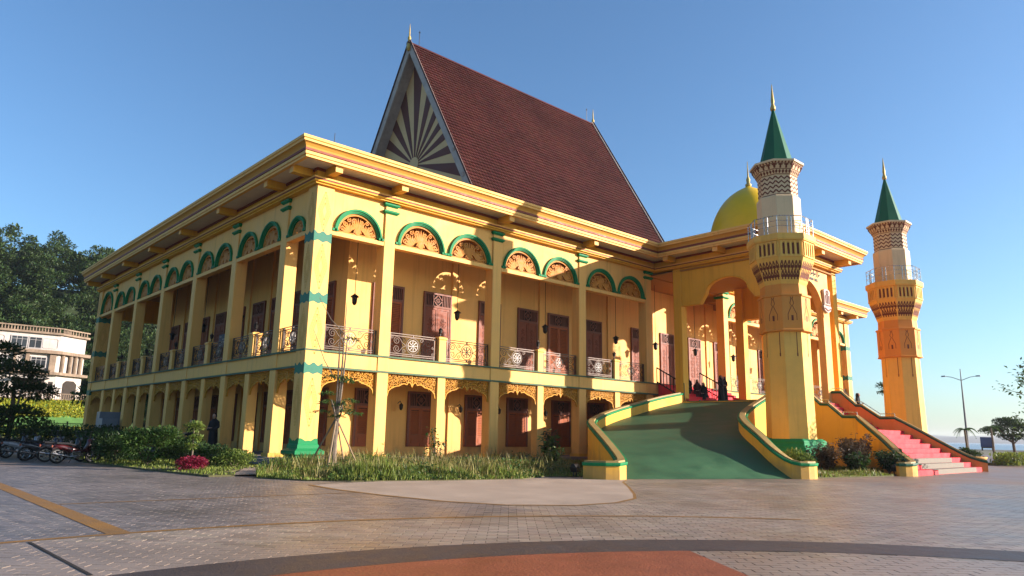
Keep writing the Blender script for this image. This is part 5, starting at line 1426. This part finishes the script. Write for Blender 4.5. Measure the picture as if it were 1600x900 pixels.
# clipped hedge and low wall along the shore road
HEDGE = leafmat('hedge_leaf', (.16, .19, .03), (.09, .13, .02), .35, .3)
R11 = random.Random(19)
hd = thing('hedge', 'long yellow-green hedge along the shore road', 'hedge', (60, -12, 0))
pts = []
for _ in range(9000):
    t_ = R11.random(); x = -18+55*t_; pts.append((Vector((x, 5.5*t_-1.0+R11.uniform(-.9,.9), R11.uniform(.05,.75)+.1*nzf(x, 0, .7))), Vector((0,-.3,1))))
obj('foliage', leafmesh('foliage', pts, .24, HEDGE, 19, asp=1.5), hd)
MB().box(-18,-.4,0,37,.4,.15).build('soil_bed', SOIL, hd)
def truck(x, y, rz, col, label):
    t = thing('parked_truck', label, 'truck', (x, y, 0), rz); m_ = mat('truck_paint', col, .5, .2, 1)
    bevel(MB().box(-2.6,-1.05,.7,1.3,1.05,2.5).build('cargo_box', m_, t), .04)
    bevel(MB().frustum([(1.4,-1.0,3.1,1.0,.6),(1.4,-1.0,3.1,1.0,1.4),(1.5,-.95,2.7,.95,2.2)]).build('cab', m_, t), .05)
    MB().box(1.8,-1.01,1.45,2.5,1.01,2.0).build('window', GLASS, t); MB().box(-2.5,-.9,.45,3.0,.9,.7).build('chassis', BLACKM, t)
    for wx in (-1.7, 2.2):
        for wy in (-.95, .75):
            mb = MB(); mb.disc((0, 0), .45, 0, .22, 16); o = mb.build('wheel', BLACKM, t, (wx, wy, .45)); MB().disc((0,0),.22,-.01,.23,10).build('rim', STEEL, o)
truck(150, 16.5, .27, (.02, .05, .16), 'dark blue box truck parked by the shore, left of the spreading tree')
truck(152, 9.6, .25, (.10, .09, .08), 'grey-brown box truck parked by the shore, right of the spreading tree')
# round urn planter at the right foot of the stairs
t = thing('urn_planter', 'pale round stone planter with a dark shrub at the right foot of the stairs', 'planter', (34.2, -13.3, 0))
mb = MB(); mb.lathe([(.55,0),(.62,.1),(.60,.2),(.72,.55),(.78,.62),(.70,.66),(.62,.6)], 18); mb.build('bowl', PALE, t, smooth=True)
obj('foliage', leafmesh('foliage', blob_pts([((0,0,.75),(.6,.6,.3)),((-.3,.2,.95),(.35,.35,.25))], 900, 20, .2), .13, LEAFD, 20), t)
shrub('dark shrub between the stair wall and the round planter', 32.4, -12.4, [((0,0,.55),(1.2,1.0,.55)),((1.0,.6,.5),(1.0,.9,.5)),((-.6,.8,.9),(.8,.8,.6))], 3000, .16, LEAFD, 82)
# low floodlights by the ramp foot and the stair foot
def flood(label, x, y, rz):
    t = thing('ground_floodlight', label, 'floodlight', (x, y, .03), rz)
    MB().tube([(-.14,0,.0),(-.14,0,.22),(.14,0,.22),(.14,0,.0)], .02, 5).build('bracket', BLACKM, t)
    bevel(MB().frustum([(-.16,-.10,.16,.10,.14),(-.2,-.12,.2,.12,.30),(-.2,-.06,.2,.06,.42)]).build('housing', BLACKM, t), .015)
    MB().box(-.15,-.128,.18,.15,-.115,.30).build('lens', GLASS, t)
flood('black floodlight in the weeds outside the left ramp wall', 5.75, -9.2, .4)
flood('black floodlight inside the curl of the right ramp wall', 14.3, -12.9, .3)
flood('black floodlight in the curl of the stair wall', 20.0, -14.35, .3)
# ================================================================== people
def loft(mb, rings, n=10):
    """rings: (center, rx, ry[, tilt axis]) stacked"""
    vs = []; fs = []
    pts = [Vector(r[0]) for r in rings]
    for i, r in enumerate(rings):
        t = (pts[min(i+1,len(pts)-1)]-pts[max(i-1,0)]).normalized(); u = Vector((1,0,0)); u = (u-t*u.dot(t)).normalized(); v_ = t.cross(u)
        for k in range(n): a = 2*pi*k/n; vs.append(pts[i]+u*cos(a)*r[1]+v_*sin(a)*r[2])
    for i in range(len(rings)-1):
        for k in range(n): a = i*n+k; b = i*n+(k+1)%n; fs.append((a,b,b+n,a+n))
    fs += [tuple(range(n-1,-1,-1)), tuple(range(len(rings)*n-n,len(rings)*n))]
    mb.add(vs, fs)
def person(label, x, y, z, rz, pose, cloth, h=1.58, veil=True, lean=0.0):
    t = thing('person', label, 'person', (x, y, z), rz); s_ = h/1.6*1.06
    b = MB(); hz = 1.47
    if pose == 'stand':
        loft(b, [((0,0,.0),.24,.22),((0,0,.3),.21,.19),((0,.0,.8),.18,.15),((0,0,1.0),.16,.12),((0,0,1.22),.19,.12),((0,0,1.32),.16,.10),((0,.0,1.38),.06,.06),((0,-.01,1.42),.06,.06)])
        for q in (-1, 1): loft(b, [((q*.17,0,1.28),.06,.06),((q*.23,-.02,1.05),.055,.055),((q*.17,-.16,.92),.045,.045),((q*.06,-.24,1.0),.035,.035)], 8)
        hd = (0, -.015, hz); hands = [((q*.05,-.26,1.01)) for q in (-1, 1)]
        feet = [(q*.08, -.16, .03) for q in (-1, 1)]
    else:      # seated on a step: pelvis at 0, knees forward (-y), feet below
        loft(b, [((0,.05,-.02),.27,.23),((0,.04,.12),.25,.20),((0,.0-lean*.2,.35),.22,.16),((0,-.03-lean*.35,.54),.22,.14),((0,-.04-lean*.45,.64),.14,.10),((0,-.05-lean*.5,.70),.06,.06),((0,-.06-lean*.5,.74),.06,.06)])
        for q in (-1, 1):
            loft(b, [((q*.09,.05,.06),.11,.10),((q*.12,-.2,.12),.10,.09),((q*.12,-.42,.12),.085,.085),((q*.12,-.46,.0),.08,.08),((q*.11,-.44,-.22),.085,.08),((q*.11,-.44,-.36),.09,.09)], 8)
            loft(b, [((q*.17,-.03-lean*.4,.58),.06,.06),((q*.22,-.10-lean*.3,.36),.05,.05),((q*.16,-.30,.24),.045,.045),((q*.08,-.40,.22),.035,.035)], 8)
        loft(b, [((0,-.1,.08),.18,.10),((0,-.40,.10),.17,.10),((0,-.45,-.3),.19,.10)], 8)
        hz = .79; hd = (0, -.075-lean*.5, hz); hands = [(q*.06, -.42, .22) for q in (-1, 1)]; feet = [(q*.10, -.52, -.38) for q in (-1, 1)]
    if veil:   # headscarf falls from the crown over the shoulders, open at the face
        loft(b, [((hd[0],hd[1]+.02,hd[2]-.22),.17,.13),((hd[0],hd[1]+.015,hd[2]-.12),.11,.105),((hd[0],hd[1]+.02,hd[2]),.10,.105),((hd[0],hd[1]+.02,hd[2]+.09),.075,.08),((hd[0],hd[1]+.02,hd[2]+.125),.02,.02)])
    o = b.build('body', cloth, t); o.scale = (s_,)*3
    rm = o.modifiers.new('remesh', 'REMESH'); rm.mode = 'VOXEL'; rm.voxel_size = .028; rm.use_smooth_shade = True
    sm = o.modifiers.new('smooth', 'SMOOTH'); sm.iterations = 4; sm.factor = .5
    f = MB()
    loft(f, [((hd[0],hd[1]-.035,hd[2]-.105),.025,.03),((hd[0],hd[1]-.035,hd[2]-.07),.052,.055),((hd[0],hd[1]-.035,hd[2]),.068,.075),((hd[0],hd[1]-.03,hd[2]+.06),.06,.068),((hd[0],hd[1]-.02,hd[2]+.10),.03,.03)], 12)
    loft(f, [((hd[0],hd[1]-.105,hd[2]+.015),.008,.008),((hd[0],hd[1]-.118,hd[2]-.02),.013,.012),((hd[0],hd[1]-.10,hd[2]-.028),.012,.01)], 6)   # nose
    fo = f.build('face', SKIN, t, smooth=True); fo.scale = (s_,)*3
    e = MB()
    for q in (-1, 1): e.lathe([(.002,-.006),(.010,0),(.002,.006)], 6, (hd[0]+q*.028, hd[1]-.106, hd[2]+.012))
    e.box(hd[0]-.02, hd[1]-.108, hd[2]-.052, hd[0]+.02, hd[1]-.098, hd[2]-.046); eo = e.build('eyes_and_mouth', BLACKM, fo)
    if not veil:
        hb = MB(); loft(hb, [((hd[0],hd[1]+.01,hd[2]-.05),.074,.06),((hd[0],hd[1]+.012,hd[2]+.03),.082,.085),((hd[0],hd[1]+.005,hd[2]+.10),.06,.07),((hd[0],hd[1],hd[2]+.125),.02,.02)], 12); ho = hb.build('hair', CLOTHB, t, smooth=True); ho.scale = (s_,)*3
    for k, (hx, hy, hzz) in enumerate(hands):
        g = MB(); q = -1 if k == 0 else 1
        loft(g, [((hx,hy+.05,hzz),.026,.018),((hx,hy,hzz),.036,.016),((hx,hy-.04,hzz),.036,.015)], 8)
        for j in range(4): g.tube([(hx-.027+.018*j, hy-.035, hzz), (hx-.027+.018*j, hy-.075-.008*(j in (1,2)), hzz-.012), (hx-.027+.018*j, hy-.09-.01*(j in (1,2)), hzz-.035)], [.009,.008,.006], 5)
        g.tube([(hx-q*.03, hy+.01, hzz), (hx-q*.055, hy-.025, hzz-.005), (hx-q*.055, hy-.05, hzz-.015)], [.010,.009,.006], 5)
        go = g.build('hand', SKIN, t, smooth=True); go.scale = (s_,)*3
    for fx, fy, fz in feet:
        g = MB(); loft(g, [((fx,fy+.16,fz+.02),.04,.045),((fx,fy+.06,fz+.02),.042,.04),((fx,fy-.05,fz),.045,.028),((fx,fy-.09,fz),.03,.02)], 8); go = g.build('shoe', BLACKM, t, smooth=True); go.scale = (s_,)*3
    return t
CAMD = lambda x, y: atan2(-26.655-y, -13.161-x)+pi/2       # turned towards the forecourt
def stp(i): return DK+.03+rise_p*i
rise_p = (Z2-DK-.03)/6
fac = CAMD(24, -2)
# the group on the coral steps of the porch
person('woman in black robe and veil seated leftmost on the porch steps', 24.75, -.45, stp(5)+.02, fac+.3, 'sit', CLOTHB, 1.55, True, .2)
person('woman in black seated second from the left, close to her neighbour', 25.2, -.75, stp(4)+.03, fac-.1, 'sit', CLOTHB, 1.58, True, .35)
person('woman in dark maroon seated low in the middle of the group', 25.65, -1.1, stp(3)+.03, fac, 'sit', CLOTHD, 1.5, True, .4)
person('woman in black seated lowest beside the standing pair', 25.85, -1.45, stp(2)+.03, fac-.2, 'sit', CLOTHB, 1.5, True, .2)
person('woman in long black robe standing left of the pair by the handrail', 26.15, -2.45, DK+.03, fac+.9, 'stand', CLOTHB, 1.62)
person('woman in black robe standing right of the pair by the handrail', 26.7, -2.35, DK+.03, fac-.8, 'stand', CLOTHB, 1.58)
person('woman in black robe seated behind the others against the handrail', 25.4, -.35, stp(5)+.02, fac+.1, 'sit', CLOTHB, 1.6, True, .1)
person('person in black veil standing behind the far stair wall', 30.2, -8.9, 2.45, fac+1.2, 'stand', CLOTHB, 1.6)
# two people by the left gallery
person('person in dark clothes standing between the left gallery columns', -.75, 9.7, .05, -1.2, 'stand', CLOTHB, 1.68, False)
person('person in black standing behind the pale sapling by the left gallery', -.55, 7.4, .30, -1.0, 'stand', CLOTHB, 1.7, False)
# shoes left at the top of the ramp
for i, (dx, dy) in enumerate(((0,0),(.13,.02),(.5,.05),(.63,.0),(.95,.1),(1.08,.08))):
    mb = MB(); loft(mb, [((0,.10,.05),.04,.05),((0,.03,.035),.042,.035),((0,-.08,.03),.045,.03),((0,-.14,.025),.03,.02)], 8)
    mb.build('shoe', BLACKM, None, (23.35+dx, -2.75+dy, DK+.03), fac+.2*i, smooth=True, label='dark shoe left on the deck at the foot of the porch steps', cat='shoe', group='shoes at the porch steps')
# ================================================================== motorcycles in the shade
TYRE = mat('tyre_rubber', (.015, .015, .015), .8, .2)
CHROME = mat('chrome', (.22, .22, .22), .25, .1, metal=.9)
def motorcycle(label, x, y, rz, col):
    t = thing('motorcycle', label, 'motorcycle', (x, y, 0), rz, None); BP = mat('motorcycle_paint', col, .3, .1, 4, spec=.6)
    for k, wx in enumerate((-.62, .62)):
        mb = MB(); N = 24
        vs = []; fs = []
        for i in range(N):
            a = 2*pi*i/N
            for j in range(6): b_ = 2*pi*j/6; r_ = .245+.042*cos(b_); vs.append((r_*cos(a), .042*sin(b_), r_*sin(a)))
        for i in range(N):
            for j in range(6): fs.append((i*6+j, ((i+1)%N)*6+j, ((i+1)%N)*6+(j+1)%6, i*6+(j+1)%6))
        wh = mb.add(vs, fs).build('wheel', TYRE, t, (wx, 0, .288), smooth=True)
        rm = MB(); rm.ring(.19, .215, 0, 2*pi, -.03, .03, 20); rm.disc((0,0), .05, -.05, .05, 10)
        for q in range(6): a = q*pi/3; rm.ribbon([(.04*cos(a), .04*sin(a)), (.2*cos(a), .2*sin(a))], .03, -.015, .015)
        rm.build('rim', CHROME, wh)
        f = MB(); f.ring(.305, .325, radians(20), radians(150 if k else 130), -.06, .06, 12); f.build('mudguard', BP, t, (wx, 0, .288))
    b = MB(); loft(b, [((-.78,0,.66),.04,.05),((-.55,0,.62),.12,.10),((-.2,0,.52),.12,.12),((.12,0,.40),.11,.11),((.34,0,.48),.12,.12),((.46,0,.72),.12,.10),((.42,0,.92),.07,.07)], 8)
    # loft rings were laid with x as width: swing them so width runs across the machine
    b.v = [(v[0], v[1], v[2]) for v in b.v]
    o = b.build('body', BP, t, smooth=True)
    s = MB(); s.prism([(-.72,.72),(-.3,.70),(.05,.62),(.05,.67),(-.3,.78),(-.74,.80)], -.11, .11); bevel(s.build('seat', CLOTHB, t), .03, 2)
    e = MB(); e.box(-.16, -.12, .24, .16, .12, .46); e.lathe([(.09,-.16),(.10,0),(.09,.16)], 10, (.05,0,.34)); bevel(e.build('engine', CHROME, t), .02)
    MB().tube([(.06,-.14,.28),(-.25,-.16,.26),(-.55,-.17,.32),(-.85,-.17,.38)], [.02,.03,.045,.04], 8).build('exhaust', CHROME, t)
    fk = MB()
    for q in (-.07, .07): fk.tube([(.62,q,.288),(.46,q,.80),(.42,q*.6,.92)], .022, 6)
    fk.build('fork', CHROME, t)
    hb = MB(); hb.tube([(.30,-.33,.98),(.38,-.22,1.02),(.42,0,.96),(.38,.22,1.02),(.30,.33,.98)], .014, 6); ho = hb.build('handlebar', BLACKM, t)
    for q in (-1, 1):
        m2 = MB(); m2.tube([(.36,q*.25,1.02),(.36,q*.30,1.16)], .008, 5); m2.lathe([(.01,-.012),(.055,0),(.01,.012)], 10, (.36,q*.31,1.2)); m2.build('mirror', BLACKM, ho)
    l = MB(); l.lathe([(.03,-.05),(.085,0),(.07,.045)], 12); lo = l.build('headlight', ROSEM, t, (.53,0,.88)); lo.rotation_euler = (0, pi/2, 0)
    MB().box(-.86,-.05,.60,-.82,.05,.68).build('tail_light', RED, t); MB().tube([(-.05,.12,.25),(-.1,.3,.0)], .012, 5).build('side_stand', BLACKM, t)
    return t
bikes = [(-6.35, 5.7, 'nearest motorcycle in the row, black with a red front mudguard', (.05,.004,.005), .12), (-6.5, 6.9, 'black motorcycle, second nearest in the parked row', (.012,.012,.014), -.05), (-7.0, 8.2, 'black and grey motorcycle in the middle of the parked row', (.03,.03,.035), .2),
         (-6.6, 9.6, 'dark blue motorcycle behind the middle of the parked row', (.01,.015,.05), .05), (-7.2, 11.2, 'silver-white motorcycle toward the far end of the row', (.22,.22,.23), .15), (-7.4, 12.9, 'black motorcycle beside the silver one at the left edge', (.012,.012,.014), .0), (-8.2, 14.6, 'dark motorcycle farthest back at the left edge', (.03,.01,.012), .1)]
for x, y, lab, c_, r_ in bikes: motorcycle(lab, x, y, r_, c_)
# ================================================================== humid evening air
hz_ = MB(); hz_.box(-400, -700, -3, 3400, 1500, 40)
hm = bpy.data.materials.new('haze_air'); hm.use_nodes = True; hn = hm.node_tree.nodes; hn.clear()
ho_ = hn.new('ShaderNodeOutputMaterial'); pv = hn.new('ShaderNodeVolumePrincipled')
pv.inputs['Color'].default_value = (.86, .91, .97, 1); pv.inputs['Density'].default_value = .00017; pv.inputs['Anisotropy'].default_value = .3
hm.node_tree.links.new(pv.outputs[0], ho_.inputs['Volume'])
hz_.build('haze', hm, label='thin pale coastal haze filling the air', cat='haze', kind='stuff')
